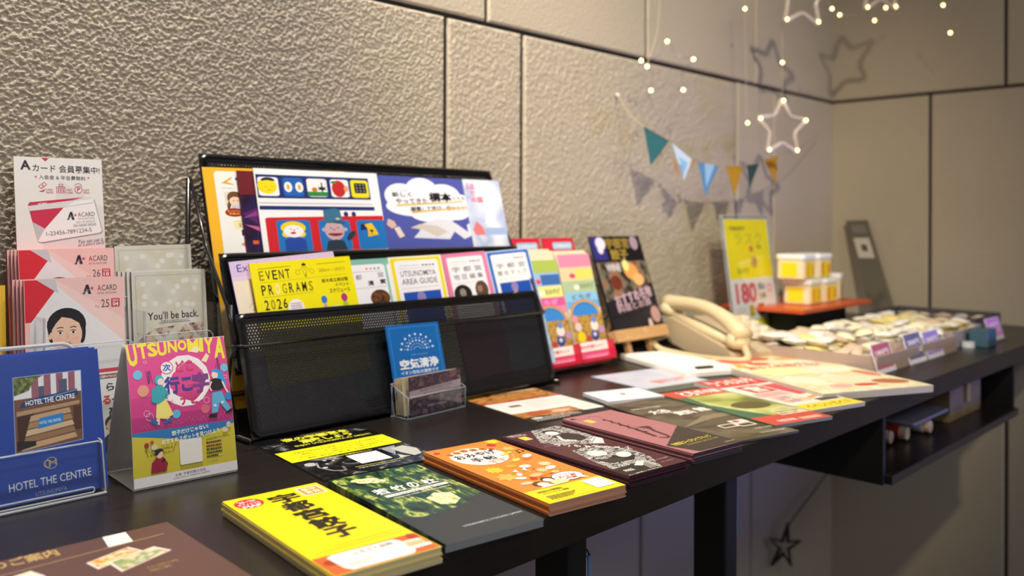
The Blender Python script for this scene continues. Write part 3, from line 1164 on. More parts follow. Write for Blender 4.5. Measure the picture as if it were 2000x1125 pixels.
a.poly([(15, 210), (48, 215), (79, 220), (79.5, 225), (60, 222), (46, 214), (28, 192), (20.5, 178), (24, 176.8), (85, 186.3), (87, 188.5), (80, 221)], '#f1efee')
a.poly([(13.5, 211), (48, 215), (28, 191.5), (16, 199)], '#c8284a')
a.poly([(16, 199), (28, 191.5), (20.5, 178)], '#c4c2c4')
a.tx('ACARD', 22, 218, 31, 220, WHITE, 0.02, 5)


def alogo(a, x, y, s):
    a.poly([(x + 1 * s, y), (x + 3 * s, y), (x + 7 * s, y + 10 * s), (x + 4.5 * s, y + 10 * s)], '#232833')
    a.poly([(x + 4.5 * s, y + 10 * s), (x + 7 * s, y + 10 * s), (x + 9.5 * s, y), (x + 6.5 * s, y)], '#232833')
    a.poly([(x - 1 * s, y - 0.3 * s), (x + 5 * s, y + 4.4 * s), (x + 10 * s, y + 4.8 * s), (x + 5 * s, y + 3 * s)], '#7c8492')
    a.star(x + 10.5 * s, y + 6 * s, 2.2 * s, '#c8284a')


alogo(a, 50, 201, 0.9)
a.tx('A', 62, 204.5, 65.4, 209.5, '#c8284a', 0.01, 3)
a.tx('CARD', 65.8, 204.8, 80, 209.8, '#3b3f49', 0.0, 3)
a.tx('HOTEL NETWORK', 62, 201.8, 80, 203.4, '#6c6c74', 0, 3)
a.tx('Aカード ホテルズ', 60, 197.5, 80, 200.3, '#44444c', 0.005, 4)
a.tx('00-0000-0000', 57, 193.6, 81, 196.6, '#55555c', 0, 4)
a.tx('1-23456-7891234-5', 29, 185.5, 76, 190.2, '#55555c', 0, 5)
a.tx('You can use it', 61, 175.5, 88, 179.8, '#55555c', 0, 5, 0.25)
a.tx('as a point card!', 61, 171.5, 89, 175.5, '#55555c', 0, 5, 0.25)
a.build(o, w, 0.27)


def face(a, x, y, s, hair='#15151b', skin='#ecc3ac', suit=None):
    """portrait of a woman with tied-back dark hair"""
    a.ell(x - 10.5 * s, y - 1 * s, 1.6 * s, 3 * s, skin)
    a.ell(x, y + 5 * s, 13.6 * s, 12.5 * s, hair)
    a.ell(x - 10 * s, y, 3 * s, 8 * s, hair)
    a.ell(x + 10.4 * s, y, 2.8 * s, 9 * s, hair)
    a.ell(x - 11.6 * s, y - 2 * s, 1.5 * s, 2.8 * s, skin)
    a.poly([(x - 5 * s, y - 20 * s), (x - 4 * s, y - 8 * s), (x + 6 * s, y - 8 * s), (x + 7 * s, y - 20 * s)], '#dba98f')
    a.ell(x, y - 1.5 * s, 10.6 * s, 13.5 * s, skin)
    a.ell(x + 0.5 * s, y - 8 * s, 7.4 * s, 7.2 * s, skin)
    a.ell(x - 5.6 * s, y - 5 * s, 2.2 * s, 1.6 * s, '#f0b8a4')
    a.ell(x + 6 * s, y - 5 * s, 2.2 * s, 1.6 * s, '#f0b8a4')
    a.poly([(x - 12.5 * s, y - 2 * s), (x - 13.4 * s, y + 8 * s), (x - 8 * s, y + 15 * s), (x, y + 17.4 * s), (x + 9 * s, y + 14.6 * s), (x + 13 * s, y + 8 * s), (x + 12.4 * s, y - 3 * s), (x + 10.3 * s, y + 1 * s), (x + 8.6 * s, y + 6 * s), (x + 3 * s, y + 9.6 * s), (x - 3.4 * s, y + 11 * s), (x - 7.4 * s, y + 6.6 * s), (x - 10 * s, y + 2.6 * s)], hair)
    for d in (-4.6, 4.4):
        a.ell(x + d * s, y - 0.4 * s, 1.9 * s, 0.9 * s, '#f7f1ee')
        a.ell(x + d * s, y - 0.4 * s, 0.95 * s, 0.9 * s, '#1f1612')
        a.line([(x + (d - 2) * s, y + 0.7 * s), (x + d * s, y + 1.3 * s), (x + (d + 2) * s, y + 0.6 * s)], 0.45 * s, '#2a1c18')
        a.line([(x + (d - 2.2) * s, y + 3 * s), (x + (d + 0.3) * s, y + 3.7 * s), (x + (d + 2.3) * s, y + 3 * s)], 0.6 * s, '#3a2820')
    a.line([(x - 0.2 * s, y - 0.5 * s), (x + 0.9 * s, y - 4.4 * s), (x - 0.8 * s, y - 4.6 * s)], 0.35 * s, '#c99478')
    a.poly([(x - 4 * s, y - 8 * s), (x - 1 * s, y - 7.2 * s), (x + 0.2 * s, y - 7.5 * s), (x + 1.4 * s, y - 7.2 * s), (x + 4 * s, y - 7.9 * s), (x + 0.2 * s, y - 9.8 * s)], '#c0444c')
    a.line([(x - 3.4 * s, y - 8 * s), (x + 3.4 * s, y - 8 * s)], 0.4 * s, '#f4e8e4')


def acard(tl, tr, y, z, label, vol, yr, mo, seed, lower):
    mw, w = lean(tl, tr, 0.205, y, z, 0.10)
    o = leaflet('leaflet', mw, w, 0.205, 0.004, M('#f0c4bf', 0.4), label, group=LG, edge=M('#d42a3c'))
    a = Art(100, 205)
    a.poly([(22, 204.5), (5, 204.5), (5, 150), (0.5, 0.5), (99, 0.5), (99, 120), (48, 168)], '#e6e4e6')
    a.poly([(30, 204.8), (99, 160), (99, 118), (30, 196)], '#f2d2cc')
    a.poly([(24, 204.8), (6, 204.8), (99, 120), (99, 135)], '#e8e7ea')
    a.poly([(0.5, 204.8), (12, 204.8), (30, 194), (6, 162), (0.5, 162)], '#d62434')
    a.poly([(12, 204.8), (30, 204.8), (33, 190)], '#c9cacf')
    alogo(a, 56, 188, 1.0)
    a.tx('A', 72, 191, 76, 197, '#c8284a', 0.01)
    a.tx('CARD', 76.5, 191, 92.5, 197, '#3b3f49')
    a.tx('HOTEL NETWORK', 72, 187.3, 92, 189.3, '#6c6c74')
    a.tx('Vol.', 69, 173, 74, 176, '#b06a70')
    a.tx(vol, 75.5, 173, 84, 181.5, '#5a5058')
    a.rrect(86, 173, 95, 182, 0.8, '#c8284a')
    a.tx(yr, 87.3, 178.8, 93.7, 181, WHITE, 0.01)
    a.tx(mo, 87.6, 174, 93.5, 178, WHITE, 0.02)
    face(a, 40, 150, 1.42)
    a.poly([(12, 96), (20, 112), (34, 122), (48, 122), (62, 110), (68, 96)], '#f4f2f2')
    if lower:
        a.poly([(64, 108), (96, 108), (80, 98)], '#d62434')
        a.rect(60, 20, 99, 104, '#f1efee')
        a.rrect(66, 97, 96, 102, 2.4, '#8a4a34')
        a.tx('店舗470以上', 68, 98, 94, 101, WHITE, 0.01)
        a.tx('ら', 78, 84, 86, 92, '#26262c', 0.04)
        a.tx('る', 74, 70, 82, 79, '#d62434', 0.05)
        a.tx('って', 83, 70, 96, 78, '#26262c', 0.04)
        a.tx('?', 80, 57, 84, 66, '#26262c', 0.04)
        a.poly([(88, 90), (90, 96), (92, 91)], '#e8a62c')
        face(a, 83, 48, 0.56)
        a.poly([(70, 10), (73, 34), (80, 40), (86, 40), (94, 34), (98, 10)], '#26242c')
        a.poly([(80, 40), (83, 30), (86, 40)], '#f4f2f2')
        a.rect(60, 1, 99, 12, '#d62434')
        a.tx('ユノ', 80, 7, 88, 11, WHITE, 0.02)
        a.tx('たくさ', 78, 2, 90, 6, WHITE, 0.02)
    a.build(o, w, 0.205)


acard((35, 489), (222, 484), 1.010, 0.21, 'pink woman-portrait leaflet marked volume 26, in the rear left pocket', '26', '2025', '10', 1, False)
acard((46, 548), (241, 540), 0.967, 0.18, 'pink woman-portrait leaflet marked volume 25, in the front left pocket', '25', '2024', '04', 2, True)
for k in range(3):
    for (tl, tr, y, z, nm) in (((35, 489), (222, 484), 1.010, 0.21, 'rear'), ((46, 548), (241, 540), 0.967, 0.18, 'front')):
        mw, w = lean(tl, tr, 0.203, y, z, 0.10)
        mw = Matrix.Translation((-0.002 * (k + 1), 0.0052 * (k + 1), 0)) @ mw
        leaflet('leaflet', mw, w, 0.203, 0.004, M('#f0c4bf', 0.4), 'spare copy behind the pink woman-portrait leaflet in the %s left pocket' % nm, group='spare pink leaflets, %s pocket' % nm, edge=M('#c41f30'))

m_bokeh = Mnoise('silver_bokeh_print', ['#c9c7bd', '#d6d4ca', '#cfcbb6', '#dedcd6'], 22, 0.4, 1)


def ybb(tl, tr, y, z, label, front):
    mw, w = lean(tl, tr, 0.20, y, z, 0.10)
    o = leaflet('leaflet', mw, w, 0.20, 0.004, M('#dddbd2', 0.4), label, group=LG, edge=M('#4a4844'))
    a = Art(84, 200)
    a.rect(1, 1, 83, 199, m_bokeh)
    a.frame(4, 3, 80, 195, 0.4, '#8f8e88')
    rnd = random.Random(5)
    for k in range(16):
        x, y2 = rnd.uniform(12, 74), rnd.uniform(155, 190)
        a.ell(x, y2, 3, 3.2, '#e4e2da', n=14)
    if front:
        a.tx("You'll be back.", 16, 144, 74, 153, '#1d1d22', 0.014)
        a.tx('宇都宮の旅のおみやげ', 30, 141, 62, 143, '#44444a')
        a.line([(28, 140), (64, 140)], 0.5, '#26262a')
        ph = Mnoise('sepia_people_photo', ['#2e221c', '#9a7c68', '#d8cabc', '#5a4234'], 120, 0.4, 3)
        a.poly([(4, 133), (12, 128), (20, 133), (26, 118), (4, 118)], ph)
        a.poly([(22, 134), (46, 136), (34, 122)], ph)
        a.poly([(48, 128), (58, 136), (68, 128), (66, 118), (50, 118)], ph)
        a.poly([(62, 137), (79, 138), (79, 118), (70, 126)], ph)
        a.rect(4, 4, 80, 118, Mnoise('sepia_people_photo', [], 1))
        a.ell(17, 122, 4, 5, '#d8b8a4')
        a.ell(59, 123, 4, 5, '#d8b8a4')
    a.build(o, w, 0.20)


ybb((223, 481), (372, 477), 1.030, 0.21, 'silver sparkle leaflet in the rear right pocket, partly hidden', False)
ybb((256, 531), (400, 525), 0.990, 0.18, "silver leaflet reading You'll be back, in the front right pocket", True)
for k in range(3):
    mw, w = lean((256, 531), (400, 525), 0.199, 0.990, 0.18, 0.10)
    mw = Matrix.Translation((-0.003 * (k + 1), 0.005 * (k + 1), 0)) @ mw
    leaflet('leaflet', mw, w * 0.98, 0.199, 0.004, M('#dddbd2', 0.4), 'spare copy behind the silver leaflet in the front right pocket', group='spare silver leaflets', edge=M('#8f8c86'))

# yellow sheet at the left frame edge
mw, w = lean((-60, 560), (10, 557), 0.27, 1.0, 0.19, 0.08)
leaflet('leaflet', mw, w, 0.27, 0.002, M('#ecc534', 0.5), 'plain yellow sheet edge left of the pink leaflets', 'leaflet')

# twin pocket holder: clear panes in front of and behind the pink and silver leaflets
th = empty('twin_leaflet_holder', (0.38, 0.98, 0))
tag(th, 'clear acrylic twin-pocket holder around the pink and silver leaflets', 'leaflet holder')
TI = Matrix.Translation((-0.38, -0.98, 0))


def upm(x0, y0, z0, ln):
    n = Vector((0, -1, ln)).normalized()
    u = Vector((1, 0, 0))
    return frame_of(Vector((x0, y0, z0)), u, n.cross(u))


acrylic(th, 'front_pane', rr_path(0, 0, 0.088, 0.118, 0.008), 0.0018, TI @ upm(0.300, 0.937, 0.002, 0.10))
acrylic(th, 'front_pane', rr_path(0, 0, 0.088, 0.118, 0.008), 0.0018, TI @ upm(0.400, 0.957, 0.002, 0.10))
acrylic(th, 'middle_pane', rr_path(0, 0, 0.19, 0.16, 0.006), 0.0018, TI @ upm(0.298, 0.9905, 0.002, 0.03))
for x in (0.2955, 0.3955, 0.4965):
    G().box(x - 0.001, 0.94, 0.001, x + 0.001, 1.03, 0.15).build('side_pane', m_acr, th, TI)
    G().tube([(x, 0.94, 0.002), (x, 0.94, 0.15)], 0.0011, 6).build('polished_edge', m_edge, th, TI)
G().box(0.295, 0.935, 0.0003, 0.498, 1.03, 0.002).build('base_pane', m_acr, th, TI)

# --- blue hotel brochures in a clear holder
BB = (0.8235, 0.004, 0.235)
br = Lp(190, 681, *BB)
mwb = upm(br.x - 0.100, BB[0], BB[1], BB[2])
hB = (br - Vector((br.x, BB[0], BB[1]))).length
blue = M('#1c3f98', 0.35)
for k in range(5):
    mw = Matrix.Translation((-0.0012 * k, 0.0042 * k, 0.0012 * (k % 2))) @ mwb
    o = leaflet('brochure', mw, 0.100, hB, 0.0030, blue,
                'deep blue hotel brochure with an entrance photo, front copy in the clear holder' if k == 0 else 'spare blue brochure behind the front copy in the clear holder',
                'brochure', 'blue brochures in the clear holder', M('#9aa6cf'))
    if k == 0:
        H0 = hB * 1000
        a = Art(100, H0)

        def V(px, py):
            q = mwb.inverted() @ Lp(px, py, *BB)
            return (q.x * 1000, q.y * 1000)
        P = [V(24, 738), V(158, 722), V(163, 858), V(30, 888)]
        a.poly([P[3], P[2], P[1], P[0]], '#8aa0c8')

        def Q(s, t):                      # s, t in 0..1 inside the photo window
            x = (P[3][0] * (1 - s) + P[2][0] * s) * (1 - t) + (P[0][0] * (1 - s) + P[1][0] * s) * t
            y = (P[3][1] * (1 - s) + P[2][1] * s) * (1 - t) + (P[0][1] * (1 - s) + P[1][1] * s) * t
            return (x, y)

        def qp(pts, c):
            a.poly([Q(*p) for p in pts], c)
        qp([(.01, .01), (.99, .01), (.99, .99), (.01, .99)], '#6e4a34')
        qp([(.01, .7), (.99, .7), (.99, .99), (.01, .99)], '#d7dbe4')
        for s in (.26, .44, .62, .80):
            qp([(s, .66), (s + .10, .66), (s + .10, .99), (s, .99)], '#8f5a68')
        qp([(.36, .70), (.44, .70), (.44, .84), (.36, .84)], '#4a5470')
        qp([(.66, .70), (.78, .70), (.78, .9), (.66, .9)], '#4a5470')
        qp([(.0 + .01, .75), (.22, .8), (.30, .93), (.44, .99), (.01, .99)], Mnoise('tree_leaves_print', ['#2c3a1c', '#5a6a34', '#8a9468'], 300, 0.5, 3))
        qp([(.08, .58), (.94, .64), (.93, .74), (.30, .69), (.13, .66)], '#18386a')
        qp([(.30, .64), (.93, .715), (.93, .735), (.30, .66)], '#5d84b4')
        c0, c1 = Q(.17, .605), Q(.89, .70)
        a.tx('HOTEL THE CENTRE', c0[0], c0[1] + 0.4, c1[0], c1[1] - 2.2, WHITE, 0.01, 2)
        qp([(.05, .1), (.3, .12), (.28, .5), (.04, .5)], '#3a2018')
        qp([(.86, .16), (.98, .16), (.98, .5), (.86, .5)], '#4a2c20')
        qp([(.04, .48), (.96, .52), (.96, .57), (.04, .54)], '#a88a6c')
        for j, c in enumerate(('#b79a78', '#9c7e5c', '#c4ac8a', '#8c6c4e', '#b89a74')):
            qp([(.24 - .03 * j, .46 - .09 * j), (.80 + .02 * j, .49 - .09 * j), (.83 + .02 * j, .42 - .09 * j), (.21 - .03 * j, .38 - .09 * j)], c)
        qp([(.33, .27), (.70, .30), (.71, .43), (.36, .41)], '#1f7cc4')
        c0, c1 = Q(.36, .33), Q(.67, .36)
        a.tx('HOTEL THE CENTRE', c0[0], c0[1], c1[0], c1[1], '#cfe4f6', 0.01, 2)
        qp([(.03, .03), (.3, .06), (.3, .12), (.03, .16)], '#1c1414')
        c = V(98, 905)
        gd2 = '#b9a88c'
        a.ring(c[0] - 2, c[1], 3.4, 0.9, gd2, 40, 320, 14)
        a.ring(c[0] + 1.0, c[1] + 0.2, 5.2, 0.6, gd2, 20, 340, 16)
        a.tx('M', c[0] - 1, c[1] - 1.6, c[0] + 5.4, c[1] + 2.6, gd2, 0.02)
        c0, c1 = V(18, 962), V(178, 916)
        a.tx('HOTEL THE CENTRE', c0[0], c0[1] + 0.3, c1[0], c0[1] + 7.2, '#d9dbe0', 0.004, 1)
        c0, c1 = V(70, 968), V(131, 955)
        a.tx('UTSUNOMIYA', c0[0], c0[1] - 0.8, c1[0], c0[1] + 3.0, '#8f9cc0', 0.0, 1)
        a.build(o, 0.100, hB)

bh = empty('brochure_holder', (0.26, 0.84, 0))
tag(bh, 'clear acrylic brochure holder with rounded arch back, around the blue brochures', 'leaflet holder')
BI = Matrix.Translation((-0.26, -0.84, 0))
x0h, x1h = 0.196, 0.3085
fr = upm(x0h, 0.8150, 0.001, 0.235)
hF = (Lp(201, 860, 0.8150, 0.001, 0.235) - Vector((x1h, 0.8150, 0.001))).length
acrylic(bh, 'front_pane', rr_path(0, 0, x1h - x0h, hF, 0.004), 0.0022, BI @ fr)
G().tube([(x, y, 0) for x, y in rr_path(0.012, 0.003, x1h - x0h - 0.010, 0.0075, 0.002)], 0.0007, 6, closed=True).build('slot_edge', m_edge, bh, BI @ fr @ Matrix.Translation((0, 0, 0.001)))
bk_ = upm(x0h, 0.8480, 0.001, 0.235)
hK = 0.134
acrylic(bh, 'back_pane', rr_path(0, 0, x1h - x0h - 0.006, hK, 0.012, 6), 0.0024, BI @ bk_)
G().tube([(x, y, 0) for x, y in rr_path(0, 0, x1h - x0h - 0.006, hK, 0.012, 8)[9:27]], 0.0019, 8).build('arched_rim', m_edge, bh, BI @ bk_, True)
for x in (x0h, x1h):
    m2 = BI @ upm(x, 0.8150, 0.001, 0.235) @ Matrix.Rotation(math.pi / 2, 4, 'Y')
    acrylic(bh, 'side_pane', [(0, 0), (0.033, 0), (0.033, hF + 0.012), (0, hF)], 0.0020, m2)
G().box(x0h, 0.815, 0.0002, x1h, 0.849, 0.0022).build('base_pane', m_acr, bh, BI)
G().tube([(x0h, 0.8145, 0.0016), (x1h, 0.8145, 0.0016), (x1h, 0.849, 0.0016)], 0.0014, 6).build('polished_edge', m_edge, bh, BI)

# --- folded tent card
A0, A1 = T(261, 957, 0.002), T(464, 917, 0.002)
u = (A1 - A0)
tw = u.length
rid = Vector((0.007, 0.030, 0.129))
tn = empty('tent_card', (A0.x, A0.y, 0))
tag(tn, 'pink and yellow folded card tent with white blob and walking figures, standing on the counter', 'tent card')
TN = Matrix.Translation((-A0.x, -A0.y, 0))
mf = frame_of(A0, u, rid)
hh = rid.length
TH = 0.0004
wp = M('#e8e6e2', 0.6)


def bulge(x, y, z):
    return (x + 0.004 * (y / hh) * (0.5 - x / tw), y, z + 0.0035 * math.sin(math.pi * y / hh))


def curved_sheet(W, H, fn, t, nx=4, ny=14):
    g = G()
    v = []
    for zz in (0, -t):
        for j in range(ny + 1):
            for i in range(nx + 1):
                v.append(fn(W * i / nx, H * j / ny, zz))
    f = []
    n = (nx + 1) * (ny + 1)
    for j in range(ny):
        for i in range(nx):
            k = j * (nx + 1) + i
            f.append((k, k + 1, k + nx + 2, k + nx + 1))
            f.append((n + k, n + k + nx + 1, n + k + nx + 2, n + k + 1))
    for i in range(nx):
        f.append((i, n + i, n + i + 1, i + 1))
        k = ny * (nx + 1) + i
        f.append((k, k + 1, n + k + 1, n + k))
    for j in range(ny):
        k = j * (nx + 1)
        f.append((k, k + nx + 1, n + k + nx + 1, n + k))
        k += nx
        f.append((k, n + k, n + k + nx + 1, k + nx + 1))
    g.add(v, f)
    return g


fp = curved_sheet(tw, hh, bulge, TH).build('front_panel', wp, tn, TN @ mf, True)
bo = A0 + Vector((0.004, 0.078, 0))
mb2 = frame_of(bo, u, (A0 + rid) - bo)
curved_sheet(tw, (A0 + rid - bo).length, lambda x, y, z: (x, y, z - 0.002 * math.sin(math.pi * y / hh)), TH).build('back_panel', wp, tn, TN @ mb2, True)
fl = frame_of(A0 + Vector((0, 0.0005, -0.0012)), u, bo - A0)
curved_sheet(tw, (bo - A0).length, lambda x, y, z: (x, y, z), TH, 2, 2).build('bottom_flap', wp, tn, TN @ fl)
a = Art(100, 130)
rows = 12
c1, c2 = (0xea, 0x48, 0x98), (0xae, 0x2c, 0x74)


def strip(a, x0, y0, x1, y1, m, n=8):
    for k in range(n):
        a.put([(x0, y0 + (y1 - y0) * k / n), (x1, y0 + (y1 - y0) * k / n), (x1, y0 + (y1 - y0) * (k + 1) / n), (x0, y0 + (y1 - y0) * (k + 1) / n)], [(0, 1, 2, 3)], m, same=True)


strip(a, 0, 80, 100, 130, '#dc4690')
a.k += 1
strip(a, 0, 62, 100, 80, '#cc3c86')
strip(a, 0, 46, 100, 62, '#b4307c')
strip(a, 0, 9, 100, 46, '#cfc23c')
a.k += 1
a.poly([(0.3, 46), (0.3, 49), (25, 49), (50, 48.5), (75, 48), (99.8, 48), (99.8, 45), (80, 40), (57, 35), (28, 41)], '#2c78b8')
for k, ch in enumerate('UTSUNOMIYA'):
    x = (1, 11.5, 21, 30.5, 41, 51, 61, 73.5, 78.5, 89)[k]
    hgt = (19, 13, 12, 12, 10, 9, 11, 12, 14, 20)[k]
    a.tx(ch, x, 129 - hgt, x + {'I': 3, 'M': 11, 'A': 10}.get(ch, 8.6), 129.3, '#f0e23c', 0.045, (6, 5, 3, 2, 0, 0, -1, -3, -4, -6)[k])
a.ell(55, 91, 25, 24.5, '#f2eef0', n=14)
a.poly([(62, 118), (68, 123), (74, 120), (70, 116)], '#ede6b8')
a.poly([(73, 108), (79, 115), (82, 112), (78, 106)], '#ede6b8')
a.ell(37.5, 105, 6.6, 6.2, '#d8437e')
a.ell(37.5, 105, 5.8, 5.4, '#f2eef0')
a.tx('次', 33.5, 101.5, 41.5, 108.5, '#3a63b0', 0.03)
a.tx('どこ', 46.5, 100, 64, 110, '#d03c6c', 0.04)
a.tx('行こ', 34, 80.5, 61, 96, '#3d3c98', 0.05)
a.tx('字', 62, 78.5, 78, 97, '#7a3a8c', 0.05)
a.tx('ナビ', 48, 68.5, 66, 78, '#cc3a70', 0.05)
a.tx('UTSUNOMIYA', 56, 85.6, 72, 87, '#d03c6c', 0.01)
for x, y, r, c in ((9, 101, 4.4, '#6fc0e4'), (96, 99, 4, '#6fc0e4'), (43, 61, 4, '#58b8dc'), (13, 86, 5.4, '#e49a84'), (72, 62, 4.4, '#cf6a7c')):
    a.ell(x, y, r, r, c)
for x, y, r in ((15, 65, 3), (17.5, 61.5, 3.6), (74, 70, 3), (96, 90, 1.8), (17, 112, 1.6), (34, 66, 1.6), (30, 75, 1)):
    a.ring(x, y, r, 0.5, '#f0b8d0')
for x in (17, 21, 88, 92):
    a.line([(x, 104), (x + (1.5 if x < 50 else -2), 92)], 0.4, '#5a2a78')
a.scribble(18.4, 92, 20.6, 104, 8, '#5a2a78', 4, 0.7)
a.scribble(89, 98, 91, 110, 7, '#5a2a78', 6, 0.7)
for k in range(24):
    a.line([(10 + 3.6 * k, 51), (11.5 + 3.6 * k, 54 + (k * 7 % 5) * 0.8), (13 + 3.6 * k, 51)], 0.4, '#c95a94')
# woman in teal with yellow skirt
a.poly([(22, 55.5), (24, 60), (27, 60), (26, 53)], '#f2cdbc')
a.poly([(32, 60), (36, 60), (37, 56), (34, 55)], '#f2cdbc')
a.poly([(17, 57), (20, 60.5), (25, 56), (23, 52.5)], '#2b64a8')
a.poly([(30, 56), (36, 58.5), (39.5, 55.5), (31, 53.5)], '#2b64a8')
a.poly([(23, 60), (25, 76), (34, 76), (40, 61), (32, 58)], '#efe27c')
a.poly([(20, 75), (21, 86), (27, 90), (34, 87), (37, 80), (32, 75), (26, 72)], '#35a6b4')
a.poly([(27, 90), (30, 90), (35, 80), (33, 77)], '#1d4a58')
a.ell(29, 94, 4.4, 4.6, '#35b8cc')
a.ell(30.2, 92.6, 3, 3.2, '#f4d8cc')
a.line([(33, 76), (38, 74), (41, 75)], 1.3, '#f4d8cc')
# woman in jeans with blue hair
a.poly([(82, 98), (88, 99), (94, 93), (96, 82), (91, 80), (86, 86)], '#2a9be0')
a.ell(85, 93, 3.4, 4, '#f4d8cc')
a.poly([(80, 97), (89, 98), (90, 94), (84, 96)], '#2a9be0')
a.poly([(80, 79), (80, 88), (85, 90), (91, 88), (93, 80), (88, 78)], '#17171d')
a.line([(92, 86), (95, 78), (97, 74)], 1.7, '#f4d8cc')
a.line([(81, 87), (78, 82), (80, 78)], 1.5, '#f4d8cc')
a.ell(97, 71, 4.4, 3.6, '#2f86cc', n=16)
a.poly([(80, 76), (90, 77), (94, 66), (98, 60), (94, 56), (87, 66), (84, 57), (78, 57), (79, 66)], '#5fb0d8')
a.ell(82, 64, 1.6, 1.2, '#cfe4ec')
a.ell(90, 66, 1.6, 1.2, '#cfe4ec')
a.poly([(74, 53), (76, 56.5), (83, 55.5), (83, 52.5)], '#17171d')
a.poly([(92, 54), (94, 57), (100, 59), (99, 56)], '#17171d')
a.tx('餃子だけじゃない!', 37, 42.5, 73, 47, '#f2f2ea', 0.02, 3)
a.tx('おすすめスポットを見つけよう', 27, 36.5, 84, 41, '#f2f2ea', 0.02, 3)
a.ell(94, 44, 2.4, 3, '#c8c4bc')
a.ell(90, 39.5, 3.4, 2, '#d6d0bc')
a.ell(20, 34, 3, 2.4, '#d6d0bc')
a.ell(13, 36.5, 2.2, 2.4, '#a02c40')
a.ell(18, 38.5, 1.6, 1.8, '#c43c3c')
a.tx('ここから駅まで行ける', 15, 30, 37, 32.5, '#3a3a2c', 0.01, 3)
a.tx('おすすめスポット!', 16, 26.5, 35, 29, '#3a3a2c', 0.01, 3)
a.line([(12, 33), (14, 26)], 0.4, '#3a3a2c')
a.line([(40, 34), (37, 27)], 0.4, '#3a3a2c')
a.rrect(43.5, 14, 65.5, 36.5, 1.6, '#eceae4')
a.tx('LINE公式アカウント', 70, 32.5, 95, 34.6, '#3a3a2c', 0.01, 2)
for k in range(5):
    a.scribble(70, 29 - 3.2 * k, 92 if k < 4 else 86, 31.4 - 3.2 * k, 1, '#3a3a2c' if k != 1 else '#8c1c2c', k, 0.75)
# man reading his phone
a.poly([(16, 11), (17, 20), (22, 25), (28, 24), (32, 18), (30, 11)], '#98203c')
a.ell(24.5, 27, 3.2, 3.6, '#efc8b0')
a.poly([(20, 27), (21, 31.5), (26, 32), (29, 29.5), (25, 29), (22, 26)], '#26242c')
a.poly([(26, 20), (28, 23), (30, 22), (28, 19)], '#1d1d22')
strip(a, 0, 0, 100, 9, '#e8e6e6', 3)
a.tx('主催  宇都宮観光協会', 38, 4.8, 68, 7.4, '#26262c', 0.005, 1)
a.tx('(お問い合わせ 宇都宮商工会議所)', 36, 2.2, 72, 4.2, '#55555c', 0, 1)
art = a.build(fp, tw, hh, fn=lambda x, y, z: (bulge(x, y, z)[0], y, bulge(x, y, z)[2] + 0.0001))

# ------------------------------------------------------------------ flat brochures on the counter
# brown flyer, near left
o, w, h = stack('flyer', [(-110, 1180), (420, 1125), (290, 1021), (-60, 1098)], 0.0012, 1, 0.001, M('#5e4238', 0.35), [M('#5e4238')] * 3, ['brown breakfast flyer with gold lettering, nearest sheet at the bottom left'], 'flyer', None)
C_ = [T(-120, 1107, 0.0012), T(290, 1021, 0.0012)]
mw = frame_of(C_[1] - Vector((0.210, 0.0, 0)) - Vector((0, 0.297, 0)), Vector((1, -0.04, 0)), Vector((0.04, 1, 0)))
o.matrix_world = mw
o.data.transform(Matrix.Diagonal((0.210 / w, 0.297 / h, 1, 1)))
w, h = 0.210, 0.297
inv = mw.inverted()


def Fp(px, py, z=0.0012):
    q = inv @ T(px, py, z)
    return (q.x * 1000, q.y * 1000)


a = Art(210, 297)
GOLD = M('#c8a868', 0.35, 0.2)
a.poly([Fp(198, 1048), Fp(245, 1039), Fp(260, 1057), Fp(212, 1069)], '#e6e4de')
p, q = Fp(0, 1125), Fp(320, 1042)
a.line([(p[0] - 60, p[1] - (q[1] - p[1]) / (q[0] - p[0]) * 60), q], 0.9, GOLD)
m1 = Mnoise('breakfast_photo', ['#b8401c', '#e2a23c', '#e8d8a8', '#d8602c'], 90, 0.35, 2)
m2 = Mnoise('buffet_photo', ['#e6dcc8', '#d8c89c', '#7a9a5a', '#e4d6c0'], 70, 0.35, 2)
pts = [Fp(168, 1100), Fp(250, 1068), Fp(283, 1076), Fp(192, 1112)]
a.poly([pts[3], pts[2], pts[1], pts[0]], '#efd8d0')
cx, cy = sum(t[0] for t in pts) / 4, sum(t[1] for t in pts) / 4
a.poly([(cx + (x - cx) * .9, cy + (y - cy) * .9) for x, y in reversed(pts)], m1)
pts = [Fp(212, 1100), Fp(300, 1067), Fp(335, 1074), Fp(238, 1117)]
cx, cy = sum(t[0] for t in pts) / 4, sum(t[1] for t in pts) / 4
a.poly([pts[3], pts[2], pts[1], pts[0]], '#efd8d0')
a.poly([(cx + (x - cx) * .9, cy + (y - cy) * .9) for x, y in reversed(pts)], m2)
pts = [Fp(20, 1128), Fp(60, 1115), Fp(90, 1125), Fp(40, 1150)]
a.poly([pts[3], pts[2], pts[1], pts[0]], '#e6d8c8')
p0, p1 = Fp(-90, 1130), Fp(118, 1083)
a.tx('朝食のご案内', p0[0], p0[1] - 4, p1[0], p1[1] + 15, GOLD, 0.03, 0)
p0, p1 = Fp(290, 1112), Fp(352, 1096)
a.tx('大人1,200円 小学生', p0[0], p0[1] + 1, p1[0], p0[1] + 5, GOLD)
a.tx('料金のご案内', p0[0], p0[1] - 6, p1[0] - 8, p0[1] - 1, GOLD)
a.build(o, w, h)

